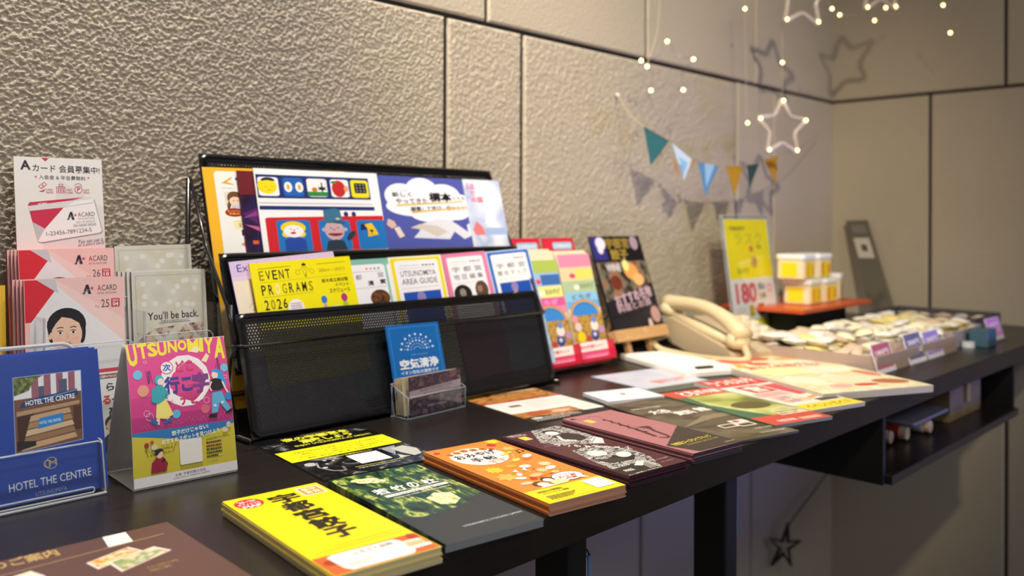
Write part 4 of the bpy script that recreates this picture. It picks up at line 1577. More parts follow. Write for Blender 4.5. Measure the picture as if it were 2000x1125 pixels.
# yellow dumpling-map leaflets
side = M('#b98f6a', 0.7)
side2 = M('#e6d9a8', 0.6)
o, w, h = stack('map_leaflet', [(659, 1124), (859, 1070), (614, 938), (436, 985)], 0.0122, 8, 0.0015, M('#f6d90a', 0.38), [side2, side, side2],
                ['yellow town map leaflet with black brush lettering, top of its thick pile', 'leaflet in the thick pile under the yellow brush-lettered map'], 'leaflet', 'pile of yellow town maps')
a = Art(100, 210)
a.ell(18, 190, 14, 13, '#d8262c', n=32)
a.tx("'25~'26", 9, 194, 27, 199, WHITE, 0.02)
a.tx('オフィシャル', 7, 187, 29, 192, WHITE, 0.02)
a.tx('MAP', 9, 179, 27, 185.5, WHITE, 0.04)
for k, chh in enumerate('宇都宮餃子'):
    a.tx(chh, 38, 172 - 26.4 * k, 66, 196 - 26.4 * k, '#1a1712', 0.05)
a.rrect(71, 178, 96, 203, 2, '#f3ecd8')
a.rrect(73, 180, 94, 201, 1.5, '#e39a2e')
a.tx('宮', 76, 183, 83, 191, '#f3ecd8', 0.02)
a.tx('餃', 84.5, 183, 91.5, 191, '#f3ecd8', 0.02)
a.tx('都', 76, 192, 83, 199, '#f3ecd8', 0.02)
a.tx('宇', 84.5, 192, 91.5, 199, '#f3ecd8', 0.02)
a.line([(30, 52), (96, 54)], 0.35, '#8a7a14')
a.line([(8, 46), (96, 48)], 0.35, '#8a7a14')
a.rect(1, 1, 99, 38, '#d8622c')
a.ell(12, 24, 8, 6, '#a8381c')
a.ell(24, 6, 8, 5, '#a02c28')
a.ell(93, 32, 5, 7, '#b43024')
a.poly([(12, 34), (18, 37), (76, 36), (80, 30), (79, 6), (74, 2), (18, 3), (14, 10)], '#f1efe8')
a.tx('ふるさと納税', 33, 26, 72, 34, '#3a3430', 0.01)
a.tx('お申込は', 20, 25, 30, 29, '#8a8078')
a.line([(20, 21), (72, 22)], 0.6, '#c4404a')
a.scribble(20, 8, 44, 17, 3, '#a09890', 4)
a.rrect(52, 5, 70, 20, 1, '#f7f6f2')
a.poly([(78, 14), (96, 14), (98, 26), (80, 28)], '#d9b884')
a.poly([(80, 24), (96, 22), (95, 27), (82, 28)], '#f0e4c4')
for k in range(5):
    a.ell(80 + 4 * k, 12, 2.2, 3, '#f1efe8')
a.build(o, w, h)

# night-life flyer
m_night = Mnoise('night_bar_photo', ['#0d0d0f', '#151517', '#2e2e30', '#8d8d8a', '#1a1a1c'], 45, 0.25, 4, distort=1.2, contrast=(0.35, 0.75))
o, w, h = stack('flyer', [(652, 943), (842, 888), (694, 827), (499, 869)], 0.0016, 2, 0.0007, M('#0f0f11', 0.22), [M('#3c3c3e')] * 3,
                ['black night-life flyer with a yellow band, partly under the bamboo booklet', 'black flyer directly beneath the yellow-banded night-life flyer'], 'flyer', 'black night-life flyers')
a = Art(148, 190)
a.rect(0, 0, 148, 78, m_night)
a.rect(0, 128, 28, 165, m_night)
a.rect(120, 165, 148, 190, m_night)
a.tx('夜の宇都宮を', 32, 168, 122, 183, '#e6e23a', 0.05, 1)
a.tx('満喫しよう', 48, 150, 118, 166, '#e6e23a', 0.05, 1)
a.tx('ENJOY UTSUNOMIYA AT NIGHT!', 34, 138, 138, 146, '#d9d53c', 0.03, 1)
a.tx('UTSUNOMIYA JAZZ', 62, 185, 100, 188, '#cfcf9c')
a.poly([(0.3, 78), (0.3, 125), (147.7, 131), (147.7, 84)], '#f3ea12')
for k, t in enumerate(('宇都宮の夜は大人の時間、カクテルのまち宇都宮。', '個性的なバーテンダーが腕によりをかけてお待ちしております。', 'おしゃれなジャズバーは県外からのファンの間で大変有名です。', '路地、個人店も一緒に楽しめる街です。')):
    a.tx(t, 18 + (k % 2) * 6, 113 - 9 * k, 132 - (k == 3) * 20, 118 - 9 * k, '#3a3a1c', 0.01, 2)
a.tx('よるの街の宇都宮を行こう!', 38, 72, 100, 76.5, '#e6e23a', 0.02, 1)
a.rect(62, 30, 102, 68, '#eceae6')
a.tx('https://utsunomiya-nightlife.jp', 50, 20, 112, 24, '#e6e23a', 0.01)
a.tx('宇都宮市観光 UTSUNOMIYA', 50, 14, 104, 18, '#c9c9c4', 0.01)
a.poly([(112, 40), (132, 76), (114, 74), (110, 68)], '#9a9c9e')
a.poly([(111, 28), (114, 40), (118, 30), (124, 26), (106, 24)], '#c4c6c6')
a.poly([(120, 66), (140, 70), (147, 50), (140, 28), (128, 24), (122, 44)], '#bdbdb4')
for x, y, r in ((14, 60, 7), (34, 66, 2.5), (42, 60, 2), (30, 52, 2), (48, 68, 2), (22, 40, 3)):
    a.ell(x, y, r, r, '#b9b9b6')
a.line([(22, 62), (16, 44), (24, 24), (36, 18), (40, 34)], 3.2, '#6a6a6c')
a.line([(22, 62), (16, 44), (24, 24), (36, 18)], 0.8, '#c9c9c6')
a.build(o, w, h)

# bamboo booklet
m_bamboo = Mnoise('bamboo_grove_photo', ['#06170f', '#0e3a2a', '#17452f', '#5f7a2a', '#c9cf6c', '#23502e'], 55, 0.3, 7, stretch=(1.6, 0.8, 1), contrast=(0.34, 0.68), distort=0.6)
m_slate = M('#2c3233', 0.35)
o, w, h = stack('booklet', [(886, 1072), (1046, 1006), (803, 903), (650, 941)], 0.0072, 3, 0.0022, m_slate, [M('#8f9496'), M('#1b2122'), m_bamboo],
                ['dark green bamboo-grove booklet with white title, top of its pile', 'booklet under the top bamboo-grove booklet'], 'booklet', 'pile of bamboo-grove booklets')
a = Art(100, 210)
a.poly([(0.3, 76), (0.3, 209.7), (99.7, 209.7), (99.7, 92), (60, 70), (20, 66)], m_bamboo)
a.poly([(1, 186), (5, 190), (60, 112), (46, 108)], '#0f3b34')
for k in range(14):
    x = 30 + 5 * k
    a.line([(x, 205 - 6 * (k % 3)), (x + 1.5, 70 + 9 * (k % 4))], 0.6 + 0.3 * (k % 3), '#12352a' if k % 2 else '#3c5a34')
for x, y, r in ((30, 186, 12), (38, 178, 8), (22, 192, 7)):
    a.ell(x, y, r, r * 0.7, Mnoise('sunlit_leaves_photo', ['#6a8a3c', '#dfe08c', '#f2f2cc', '#8ea24a'], 160, 0.3, 4), n=10)
a.poly([(50, 84), (48, 106), (62, 116), (76, 108), (74, 88), (62, 78)], Mnoise('sunlit_leaves_photo', [], 1))
for k, (c, x) in enumerate(zip('若竹の杜', (17, 36, 54, 71))):
    a.tx(c, x, 140 + 0.6 * k, x + (14 if c != 'の' else 11), 156 + 0.6 * k, '#f4f4ee', 0.03)
a.line([(18, 138), (88, 142)], 0.6, '#f4f4ee')
a.poly([(20, 128), (90, 132), (90, 138.5), (20, 134.5)], '#e9e7dc')
a.tx('WAKATAKE NO MORI', 28, 130.6, 82, 134.6, '#6a6a5c', 0.004, 3)
a.tx('WAKAYAMA FARM GARDEN LIFE BAMBOO', 24, 123, 88, 126.4, '#dfe0d4', 0.004, 3)
a.tx('UTSUNOMIYA | TOCHIGI | JAPAN', 34, 23, 96, 27, '#d9dad6', 0.01, 1)
a.build(o, w, h)

# orange souvenir booklet
OR = M('#e8872a', 0.38)
o, w, h = stack('booklet', [(1085, 991), (1210, 941), (957, 857), (837, 884)], 0.0112, 6, 0.0018, OR, [M('#c99a80'), M('#a9744c'), M('#d98a4c')],
                ['orange souvenir booklet with a white oval title and yellow foot, top of its pile', 'booklet under the top orange souvenir booklet'], 'booklet', 'pile of orange souvenir booklets')
a = Art(100, 210)
a.rect(0, 0, 100, 37, '#f4e00e')
a.ell(41, 162, 33, 33, '#f3ece0', n=36)
a.ring(43, 162, 37, 0.7, '#f0c89a', -80, 90, 20)
for k, c in enumerate('うつのみや'):
    a.ell(16 + 11.5 * k, 183 + 2.4 * (2 - abs(k - 2)), 5, 5.4, '#d9822c', n=16)
    a.tx(c, 13 + 11.5 * k, 180 + 2.4 * (2 - abs(k - 2)), 19 + 11.5 * k, 186 + 2.4 * (2 - abs(k - 2)), '#2a2420', 0.02)
for k, c in enumerate('おみやげ'):
    a.tx(c, 14 + 14 * k, 162, 26 + 14 * k, 176, '#26221e', 0.02)
a.tx('手', 24, 144, 37, 158, '#26221e', 0.03)
a.tx('帖', 41, 144, 54, 158, '#26221e', 0.03)
a.rect(34, 147, 36, 148, '#d9822c')
a.line([(36, 139), (60, 141)], 1.4, '#e08a4c')
a.line([(38, 135), (58, 137)], 1.0, '#e08a4c')
a.line([(42, 139), (41, 126)], 1.2, '#e08a4c')
a.line([(54, 140), (53, 127)], 1.2, '#e08a4c')


def fruit(x, y, r, c, stem='#3a5a24'):
    a.ell(x, y, r, r * 0.9, c, n=14)
    a.star(x, y + r * 0.75, r * 0.5, stem, 5, 0.45)


fruit(80, 190, 6, '#d42c24')
fruit(70, 177, 3.6, '#d42c24')
fruit(8, 196, 4, '#d42c24')
fruit(38, 66, 4.6, '#d42c24')
for x, y, r, n, c in ((90, 202, 10, 9, '#f0cf2a'), (87, 168, 9, 6, '#f3b858'), (22, 110, 12, 11, '#f0c41c'), (18, 84, 13, 7, '#f2b44e'), (64, 84, 8, 12, '#f3c490'), (82, 100, 9, 14, '#f6cfa0')):
    a.star(x, y, r, c, n, 0.62)
for x, y, rx, ry, c, rot in ((66, 128, 7, 3.4, '#f0dc4c', 30), (80, 126, 8, 4, '#e06a1c', 20), (46, 112, 7, 5, '#e6a62c', 0), (86, 134, 8, 4.6, '#f3efe4', 30), (58, 104, 7, 5, '#f6f3ea', 0),
                             (78, 86, 8, 4.6, '#f6efe0', 20), (60, 92, 2, 1.5, '#e06a1c', 0), (72, 72, 6, 3, '#f0dca0', 10), (34, 84, 5, 3, '#f6efe0', 60), (28, 74, 6, 4, '#f6efe0', -30), (22, 58, 8, 4, '#f0c4a0', 0), (48, 74, 9, 5, '#f2b878', 10)):
    a.ell(x, y, rx, ry, c, rot=rot, n=16)
a.poly([(60, 150), (66, 153), (80, 158), (82, 155), (66, 148)], '#e9e23c')
for k in range(4):
    a.line([(66 + 3.4 * k, 149 + k), (65 + 3.4 * k, 154 + k)], 0.7, '#3a7a3c')
a.line([(88, 148), (88, 156), (95, 158), (95, 150)], 1, '#2a2420')
a.ell(87, 148, 2, 1.6, '#2a2420')
a.ell(94, 150, 2, 1.6, '#2a2420')
for s in (0, 1):
    a.poly([(34 + 12 * s, 96), (42 + 12 * s, 100), (38 + 12 * s, 90)], '#f6efe0')
    a.line([(38 + 12 * s, 90), (38 + 12 * s, 84)], 0.6, '#f6efe0')
a.ell(72, 54, 19, 13, '#2a2622', n=30)
a.ell(72, 54, 18.2, 12.2, '#f6f3ee', n=30)
a.poly([(80, 44), (88, 38), (86, 48)], '#f6f3ee')
a.tx('おすすめの', 62, 58, 82, 62, '#2a2622', 0.01)
a.tx('お土産', 60, 51, 84, 57, '#c8342c', 0.03)
a.tx('特集', 64, 45.5, 80, 50.5, '#c8342c', 0.03)
a.tx('うつのみや', 66, 42.5, 80, 45, '#2a2622', 0.01)
a.tx('街歩きアクセスMAPもついてるよ', 44, 68, 82, 71, '#2a2622', 0.01, 14)
# two friends
a.ell(31, 49, 8, 7, '#5a4030')
a.ell(33, 46, 6.4, 6, '#f6e4d4')
a.ell(47, 57, 7, 6, '#1f1b1a')
a.ell(46, 54, 5.6, 5.4, '#f6e4d4')
a.poly([(24, 37.5), (28, 42), (40, 42), (44, 37.5)], '#f3efe8')
a.poly([(42, 37.5), (44, 50), (60, 52), (66, 44), (58, 37.5)], '#d8d49c')
a.line([(56, 46), (66, 50)], 3, '#f6e4d4')
a.rrect(70, 8, 95, 33, 1.5, '#f3f2ec')
a.tx('一般社団法人宇都宮観光', 8, 27, 42, 31, '#4a4014', 0.02)
a.tx('コンベンション協会', 12, 21.5, 46, 25.5, '#4a4014', 0.02)
for k in range(3):
    a.scribble(10, 13.5 - 3.5 * k, 62 - 6 * k, 16.8 - 3.5 * k, 1, '#6a5c1c', k, 0.6)
a.tx('https://www.utsunomiya-cvb.org', 10, 2.4, 62, 5, '#6a5c1c')
a.build(o, w, h)

# maroon booklet with engraved-style figures
MR = M('#4d1a22', 0.38)
ink = Mnoise('ink_drawing_print', ['#17120f', '#17120f', '#e9e4da', '#1a1512', '#e9e4da', '#221b17', '#d9d4ca'], 75, 0.4, 5, stretch=(1, 2.2, 1), contrast=(0.38, 0.62), distort=2.0, const=True)
o, w, h = stack('booklet', [(1237, 931), (1335, 899), (1085, 829), (983, 855)], 0.0112, 8, 0.0014, MR, [M('#3a1c30'), M('#4a2a3c'), M('#6e4a50')],
                ['maroon jazz booklet with black-and-white ink drawings, top of its pile', 'booklet under the top maroon ink-drawing booklet'], 'booklet', 'pile of maroon booklets', jit=0.0012)
a = Art(100, 210)
a.poly([(50, 209), (97, 209), (99.5, 196), (99.5, 150), (82, 108), (30, 140), (19, 158)], ink)
a.poly([(24, 110), (66, 112), (86, 76), (82, 40), (58, 2), (2, 2), (10, 60)], ink)
a.ell(66, 190, 11, 9, '#1c1512')
a.ell(64, 184, 9, 9, '#e9e4da')
a.poly([(50, 166), (60, 174), (80, 176), (90, 160), (84, 140), (66, 136)], '#1c1512')
a.line([(60, 170), (50, 150), (64, 140)], 4, '#e9e4da')
a.poly([(70, 118), (80, 132), (96, 140), (98, 128), (84, 112)], '#e9e4da')
a.line([(72, 122), (94, 136)], 1, '#1c1512')
a.ell(40, 84, 13, 11, '#e9e4da')
a.poly([(14, 70), (30, 60), (50, 66), (70, 52), (56, 40), (24, 44)], '#1c1814')
a.ell(62, 62, 12, 9, '#e9e4da', rot=30)
for k in range(6):
    a.line([(14 + 4 * k, 66), (24 + 5 * k, 44)], 0.6, '#7c766c')
a.rect(2, 4, 56, 28, '#26211a')
for k in range(5):
    a.line([(44 + 3 * k, 6), (50 + 3 * k, 30)], 0.9, '#e0dbd0')
a.poly([(36, 24), (52, 34), (60, 30), (44, 18)], '#e9e4da')
for k, c in enumerate('うつのみやジャズ'):
    a.tx(c, 24 + 8.6 * k, 132 - 8.6 * k, 31 + 8.6 * k, 143 - 8.6 * k, '#ece7dd', 0.02, -22 + 6 * (k % 3))
a.rect(11, 176, 24, 192, '#f0d04c')
a.line([(13, 184), (22, 184)], 0.5, '#c4a02c')
a.tx('宇都宮 まちなか', 4, 201, 28, 205, '#e6e0d8', 0.02)
a.tx('CITY CULTURE', 6, 196, 32, 200, '#e6e0d8', 0.02)
a.tx('ジャズ入門', 12, 144, 22, 147, '#b8a09c')
a.tx('JAZZ CITY', 8, 138, 24, 141, '#b8a09c')
a.tx('宇都宮ジャズのまち委員会', 62, 22, 94, 25, '#d0c2bc', 0.01)
a.tx('発行 宇都宮市', 70, 12, 92, 14.5, '#b8a09c')
a.tx('FREE', 10, 12, 24, 18, '#e9e4da', 0.03)
a.build(o, w, h)

# dusty pink saxophone booklet
PK = M('#b27475', 0.4)
o, w, h = stack('booklet', [(1361, 890), (1442, 858), (1183, 800), (1108, 819)], 0.0116, 8, 0.00145, PK, [M('#3c3a48'), M('#2c2a34'), M('#8a5a62')],
                ['dusty pink booklet with a dark saxophone drawing, top of its pile', 'booklet under the top pink saxophone booklet'], 'booklet', 'pile of pink saxophone booklets', jit=0.0012)
a = Art(100, 210)
a.poly([(99.8, 96), (3, 40), (16, 2), (99.8, 0.3)], '#3d332c')
sx = '#4e2c2c'
a.line([(36, 196), (44, 199), (52, 194), (50, 186), (44, 168)], 1.3, sx)
a.line([(46, 176), (38, 120)], 2.8, sx)
a.line([(43, 150), (34, 88)], 4.4, sx)
a.line([(38, 112), (30, 76)], 6, sx)
a.ring(38, 72, 9.5, 4.2, sx, 180, 380, 16)
a.line([(46, 72), (52, 96), (60, 112)], 5.4, sx)
a.poly([(54, 108), (46, 122), (66, 118), (64, 108)], sx)
for k in range(11):
    a.ell(34 + 0.9 * k + 4 * (k % 2), 92 + 8 * k, 3.2, 2.6, '#3a2020', n=10)
    a.line([(42 + 0.5 * k, 90 + 8 * k), (50 - 0.2 * k, 96 + 8 * k)], 0.7, '#8c5a56')
a.rect(14, 170, 26, 186, '#f0d04c')
a.tx('MIYA', 6, 196, 16, 203, '#3a2024', 0.03)
a.tx('JAZZ TOWN', 14, 192, 28, 194.5, '#3a2024')
a.tx('宇都宮ジャズライブマップ', 12, 33, 90, 43, '#e6cf4c', 0.02, 1)
a.tx('UTSUNOMIYA JAZZ LIVE MAP', 26, 25, 92, 30, '#b8a45c', 0.01, 1)
a.tx('FREE MAGAZINE', 78, 8, 98, 11, '#d8d0b8')
a.build(o, w, h)

# food flyer
m_food = Mnoise('fried_food_photo', ['#3a1e0c', '#a5692c', '#c98c4a', '#7a4218', '#e0b070'], 45, 0.35, 3)
o, w, h = stack('flyer', [(1058, 827), (1190, 798), (1033, 754), (906, 781)], 0.0012, 1, 0.0010, M('#17120f'), [M('#8a6a4a')] * 3,
                ['food flyer with brown dish photos and a white middle band, lying beside the rack'], 'flyer', None)
a = Art(110, 200)
a.rect(0, 135, 110, 199, m_food)
for x, y, rx, ry, r_ in ((30, 170, 22, 6, 10), (66, 160, 24, 6, 14), (40, 150, 22, 5, 4), (84, 180, 20, 6, 20)):
    a.ell(x, y, rx, ry, '#b07838', rot=r_)
a.rect(0.3, 128, 109.7, 136, '#c01f2c')
a.rect(0.3, 58, 109.7, 130, '#e6e2da')
a.rect(20, 96, 36, 106, '#8a4a30')
a.scribble(44, 74, 100, 120, 6, '#cfc9be', 4)
a.rect(0, 28, 80, 58, m_food)
a.ell(30, 44, 16, 10, '#b5562a')
a.ell(58, 42, 12, 8, '#dcb48a')
a.rect(80, 24, 109.7, 58, '#e4e2da')
a.rect(86, 34, 104, 48, '#c9d8c4')
a.scribble(6, 4, 70, 24, 3, '#c9c4ba', 7)
a.ell(14, 20, 7, 4, '#d9d4ca')
for k in range(3):
    a.ell(40 + 10 * k, 24, 4, 3, '#c9845a')
a.poly([(0.3, 178), (0.3, 190), (34, 199), (34, 188)], '#ece316')
a.tx('居酒屋料理のご案内', 40, 188, 106, 196, '#d9d4c8', 0.03, 2)
a.build(o, w, h)

# stone museum leaflet
m_cave = Mnoise('cave_photo', ['#2e2820', '#4a4032', '#6e6250', '#3a3226'], 14, 0.3, 3, stretch=(1, 2, 1))
o, w, h = stack('leaflet', [(1456, 868), (1530, 838), (1285, 767), (1203, 799)], 0.0030, 3, 0.0009, M('#453b2e', 0.3), [M('#6a6a70'), M('#6a6a70'), M('#2a241c')],
                ['brown-grey museum leaflet with white characters and little ticket pictures, top copy', 'leaflet under the top brown-grey museum leaflet'], 'leaflet', 'pile of museum leaflets', jit=0.002)
a = Art(100, 210)
a.rect(0, 0, 100, 210, m_cave)
a.poly([(0, 70), (60, 105), (100, 108), (100, 96), (40, 84)], '#8a7a62')
a.poly([(20, 70), (60, 90), (100, 92), (100, 60)], '#5e5240')
a.tx('国境の地下空間', 10, 168, 52, 173, '#cfc8b8', 0.02)
a.tx('大谷', 18, 138, 46, 156, '#efeadd', 0.04)
a.tx('資料', 40, 120, 68, 138, '#efeadd', 0.04)
a.tx('館', 74, 124, 92, 142, '#efeadd', 0.04)
for x, y, c in ((40, 48, '#efeadd'), (64, 58, '#efeadd'), (62, 44, '#efeadd')):
    a.rect(x, y, x + 22, y + 13, c)
    a.rect(x + 2, y + 2, x + 20, y + 11, '#4a4232' if c and x != 64 else '#d9d4c6')
a.ell(72, 65, 4, 4, '#a82424')
a.tx('大谷で発見', 66, 28, 92, 33, '#d8d2c2', 0.01)
a.tx('OYA HISTORY MUSEUM', 58, 12, 94, 17, '#d8d2c2', 0.01)
a.build(o, w, h)

# white name cards
o, w, h = stack('name_card', [(1206, 790), (1281, 768), (1226, 754), (1157, 770)], 0.0055, 6, 0.0009, M('#e9e8ea', 0.4), [M('#cfcdd2')] * 3,
                ['white card with a small dark mark, top of its little pile on the counter', 'white card under the top card of the little pile'], 'card', 'little pile of white cards')
a = Art(91, 55)
a.ell(46, 30, 3.5, 4, '#3a3a40')
a.tx('宇都宮', 40, 18, 56, 22, '#9a9aa0')
a.build(o, w, h)

# pale blue sheet
o, w, h = stack('leaflet', [(1302, 768), (1392, 745), (1252, 716), (1176, 740)], 0.0012, 1, 0.001, M('#b9bfd0', 0.35), [M('#a9afc0')] * 3,
                ['pale blue-grey leaflet with blurred orange lettering between the white cards and the white pad'], 'leaflet', None)
a = Art(100, 200)
a.rect(0, 0, 100, 34, Mnoise('dark_town_photo', ['#3a3a34', '#5e6250', '#2c2c2c'], 40, 0.4))
a.rect(0, 34, 100, 199, Mnoise('pale_sky_print', ['#b4bbcf', '#c6c9d4', '#aab2c8'], 12, 0.4))
a.tx('旅のしおり', 36, 66, 92, 96, '#d8704c', 0.05, 8)
a.build(o, w, h)

# green/red magazine
o, w, h = stack('magazine', [(1537, 836), (1603, 808), (1378, 754), (1297, 772)], 0.0045, 2, 0.0022, M('#c9483c', 0.35), [M('#8f9aa0'), M('#cfd4d8'), M('#2c5a3c')],
                ['magazine with red header, olive landscape photo and red foot, beside the museum leaflets', 'second copy under the olive landscape magazine'], 'magazine', 'olive landscape magazines')
a = Art(100, 210)
a.rect(0.3, 40, 99.7, 172, Mnoise('olive_landscape_photo', ['#4a5a24', '#9aa44a', '#cfd08a', '#6a6a34'], 13, 0.35, 2))
a.poly([(0.3, 40), (0.3, 172), (18, 172), (10, 120), (30, 60), (40, 40)], '#3c6a50')
a.ell(60, 96, 30, 20, '#5a5230')
a.tx('とち', 24, 178, 50, 204, '#f0ece0', 0.06)
a.tx('ぎの旅', 54, 182, 94, 202, '#f0ece0', 0.05)
a.rect(50, 34, 99.7, 56, '#d8caa0')
a.scribble(54, 36, 96, 54, 2, '#8a6a3c', 3)
a.rect(56, 6, 90, 16, '#e8a890')
a.tx('宇都宮特集', 20, 8, 50, 18, '#f0d8cc', 0.02)
a.build(o, w, h)

# red and white magazine
o, w, h = stack('magazine', [(1607, 808), (1668, 779), (1443, 735), (1369, 748)], 0.0060, 2, 0.0028, M('#e4ded2', 0.35), [M('#b9b4ac')] * 3,
                ['red and white event magazine with a yellow foot band, next to the big food magazine', 'second copy under the red and white event magazine'], 'magazine', 'red and white magazines')
a = Art(100, 210)
a.rect(0.3, 160, 99.7, 209.7, '#c23a40')
a.tx('うつのみや', 8, 172, 92, 204, '#ecd8cc', 0.04)
a.rect(20, 110, 62, 154, '#b8323a')
a.tx('宮', 28, 116, 54, 148, '#f0e0d6', 0.06)
a.rect(66, 78, 96, 150, '#c84c50')
a.rect(6, 84, 60, 106, '#d8a4a0')
a.rect(10, 44, 54, 80, Mnoise('pale_fair_photo', ['#e4dccc', '#d9b48a', '#b08aa0', '#efe6d6'], 50, 0.4, 2))
a.poly([(58, 60), (96, 72), (96, 64), (58, 50)], '#d89a3c')
a.rect(58, 34, 96, 48, '#4a3c34')
a.rect(0.3, 1, 99.7, 30, '#e3cf3a')
a.tx('イベントガイド', 10, 8, 90, 24, '#8a7a1c', 0.02)
a.build(o, w, h)

# big food magazine
m_feast = Mnoise('feast_photo', ['#e6dcae', '#f0e8cc', '#d8cd98', '#ece2c4', '#c98a6a'], 22, 0.35, 2)
o, w, h = stack('magazine', [(1655, 786), (1772, 738), (1515, 690), (1412, 706)], 0.0110, 3, 0.0034, M('#e9e2cc', 0.3), [M('#bfb9ad')] * 3,
                ['large glossy food magazine with pale and red dishes, top of its pile by the trays', 'copy under the top large food magazine'], 'magazine', 'large food magazines')
a = Art(182, 230)
a.rect(0, 0, 182, 230, m_feast)
for x, y, rx, ry, c in ((40, 205, 28, 14, '#d8402c'), (90, 212, 24, 10, '#e2542c'), (140, 205, 26, 10, '#e8a03c'), (20, 175, 16, 12, '#e6a23c'), (64, 180, 18, 9, '#cf3a30'), (150, 178, 18, 8, '#e8dcc0'),
                        (60, 130, 44, 26, '#ece4a8'), (130, 120, 40, 22, '#efe2c8'), (110, 60, 46, 22, '#ead9b8'), (40, 70, 26, 18, '#efe6cc'), (150, 36, 26, 14, '#b06a3c'), (100, 28, 20, 7, '#c8503c'), (60, 30, 18, 9, '#e0a89a'), (165, 86, 12, 20, '#cf7a60')):
    a.ell(x, y, rx, ry, c, rot=(x * 7) % 40 - 20)
a.line([(20, 100), (160, 96)], 1.6, '#b9b08a')
a.line([(100, 160), (120, 90)], 2, '#9a9480')
a.tx('餃子と名物グルメ', 20, 150, 160, 168, '#cf4a3c', 0.03, 3)
a.build(o, w, h)

# white writing pad
pd = empty('writing_pad', (1.27, 0.84, 0))
pd.rotation_euler = (0, 0, math.radians(-22))
tag(pd, 'long white writing pad in front of the telephone, a dark clip near its end', 'pad')
G().rbox(-0.055, -0.105, 0.0002, 0.055, 0.105, 0.010, 0.006, bev=0.0015).build('pad_body', M('#e6e3da', 0.4), pd)
G().rbox(-0.050, -0.098, 0.010, 0.050, 0.095, 0.0112, 0.004).build('paper_sheet', M('#efece4', 0.6), pd)
G().rbox(-0.026, -0.093, 0.0112, 0.006, -0.083, 0.0145, 0.002).build('clip', M('#1e1e22', 0.3), pd)

# ------------------------------------------------------------------ telephone
BE = M('#cdbb95', 0.4)
BE2 = M('#b3a184', 0.45)
ph = empty('telephone', (1.42, 0.86, 0))
RZ = math.radians(-22)
ph.rotation_euler = (0, 0, RZ * 0.9)
tag(ph, 'beige desk telephone with coiled cord, between the menu easel and the yellow sign', 'telephone')
# wedge body: local x to the right, local y towards the wall
bm_v = []
prof = [(-0.105, 0.008), (-0.105, 0.020), (-0.09, 0.027), (0.075, 0.066), (0.09, 0.064), (0.095, 0.050), (0.085, 0.018), (0.03, 0.006)]
g = G()
n = len(prof)
for x, k in ((-0.045, 0), (-0.040, 1), (0.125, 1), (0.130, 0)):
    s = 1.0 if k else 0.94
    bm_v += [(x, y * s, 0.04 + (z - 0.04) * s) for y, z in prof]
f = []
for r in range(3):
    for j in range(n):
        f.append((r * n + j, r * n + (j + 1) % n, (r + 1) * n + (j + 1) % n, (r + 1) * n + j))
f.append(tuple(range(n - 1, -1, -1)))
f.append(tuple(range(3 * n, 4 * n)))
g.add(bm_v, f)
shade_auto(g.build('body', BE2, ph), 35)
G().rbox(-0.04, -0.085, 0.0005, 0.12, 0.09, 0.012, 0.01).build('base', M('#6e6450', 0.6), ph)
# cradle rail under the handset
G().tube([(-0.030, -0.09, 0.036), (-0.030, 0.0, 0.052), (-0.030, 0.085, 0.068)], 0.009, 8, rr=[0.007, 0.010, 0.008]).build('cradle', BE, ph, None, True)
# handset: arched bar with two cups
hs = G()
pts, rr = [], []
for k in range(15):
    t = k / 14
    y = -0.112 + 0.222 * t
    z = 0.048 + 0.040 * t + 0.024 * math.sin(math.pi * t ** 0.8)
    pts.append((-0.026, y, z))
    rr.append(0.0125 + 0.006 * abs(2 * t - 1) ** 2.5)
hs.tube(pts, 0.013, 12, rr=rr)
for y, z in ((-0.100, 0.038), (0.096, 0.076)):
    hs.tube([(-0.026, y, z + 0.014), (-0.026, y + 0.003, z + 0.004), (-0.026, y + 0.004, z - 0.008)], 0.02, 14, rr=[0.018, 0.0225, 0.021])
hs.build('handset', BE, ph, None, True)
kb = G()
for i in range(3):
    for j in range(4):
        y = -0.06 + 0.026 * j
        z = 0.0395 + (y + 0.07) * 0.274
        kb.rbox(0.03 + 0.024 * i, y - 0.007, z - 0.004, 0.046 + 0.024 * i, y + 0.007, z + 0.005, 0.003)
kb.build('keypad_key', M('#e6ddc6', 0.4), ph)
hx = G()
pts = []
path = [Vector((-0.028, -0.108, 0.040)), Vector((-0.030, -0.125, 0.014)), Vector((-0.060, -0.105, 0.010)), Vector((-0.085, -0.04, 0.010)), Vector((-0.096, 0.03, 0.012)), Vector((-0.085, 0.075, 0.022)), Vector((-0.050, 0.085, 0.030))]


def catmull(P, t):
    k = min(int(t), len(P) - 2)
    u_ = t - k
    p0, p1, p2, p3 = P[max(k - 1, 0)], P[k], P[k + 1], P[min(k + 2, len(P) - 1)]
    return 0.5 * ((2 * p1) + (p2 - p0) * u_ + (2 * p0 - 5 * p1 + 4 * p2 - p3) * u_ ** 2 + (3 * p1 - p0 - 3 * p2 + p3) * u_ ** 3)


NT = 900
for k in range(NT + 1):
    t = k / NT * (len(path) - 1)
    c = catmull(path, min(t, len(path) - 1.0001))
    d = (catmull(path, min(t + 0.01, len(path) - 1.0001)) - catmull(path, max(t - 0.01, 0))).normalized()
    s1 = d.cross(UP).normalized()
    s2 = s1.cross(d)
    an = k * 2 * math.pi / 9
    pts.append(c + (s1 * math.cos(an) + s2 * math.sin(an)) * 0.0052)
hx.tube(pts, 0.0016, 5)
hx.build('coiled_cord', BE, ph, None, True)

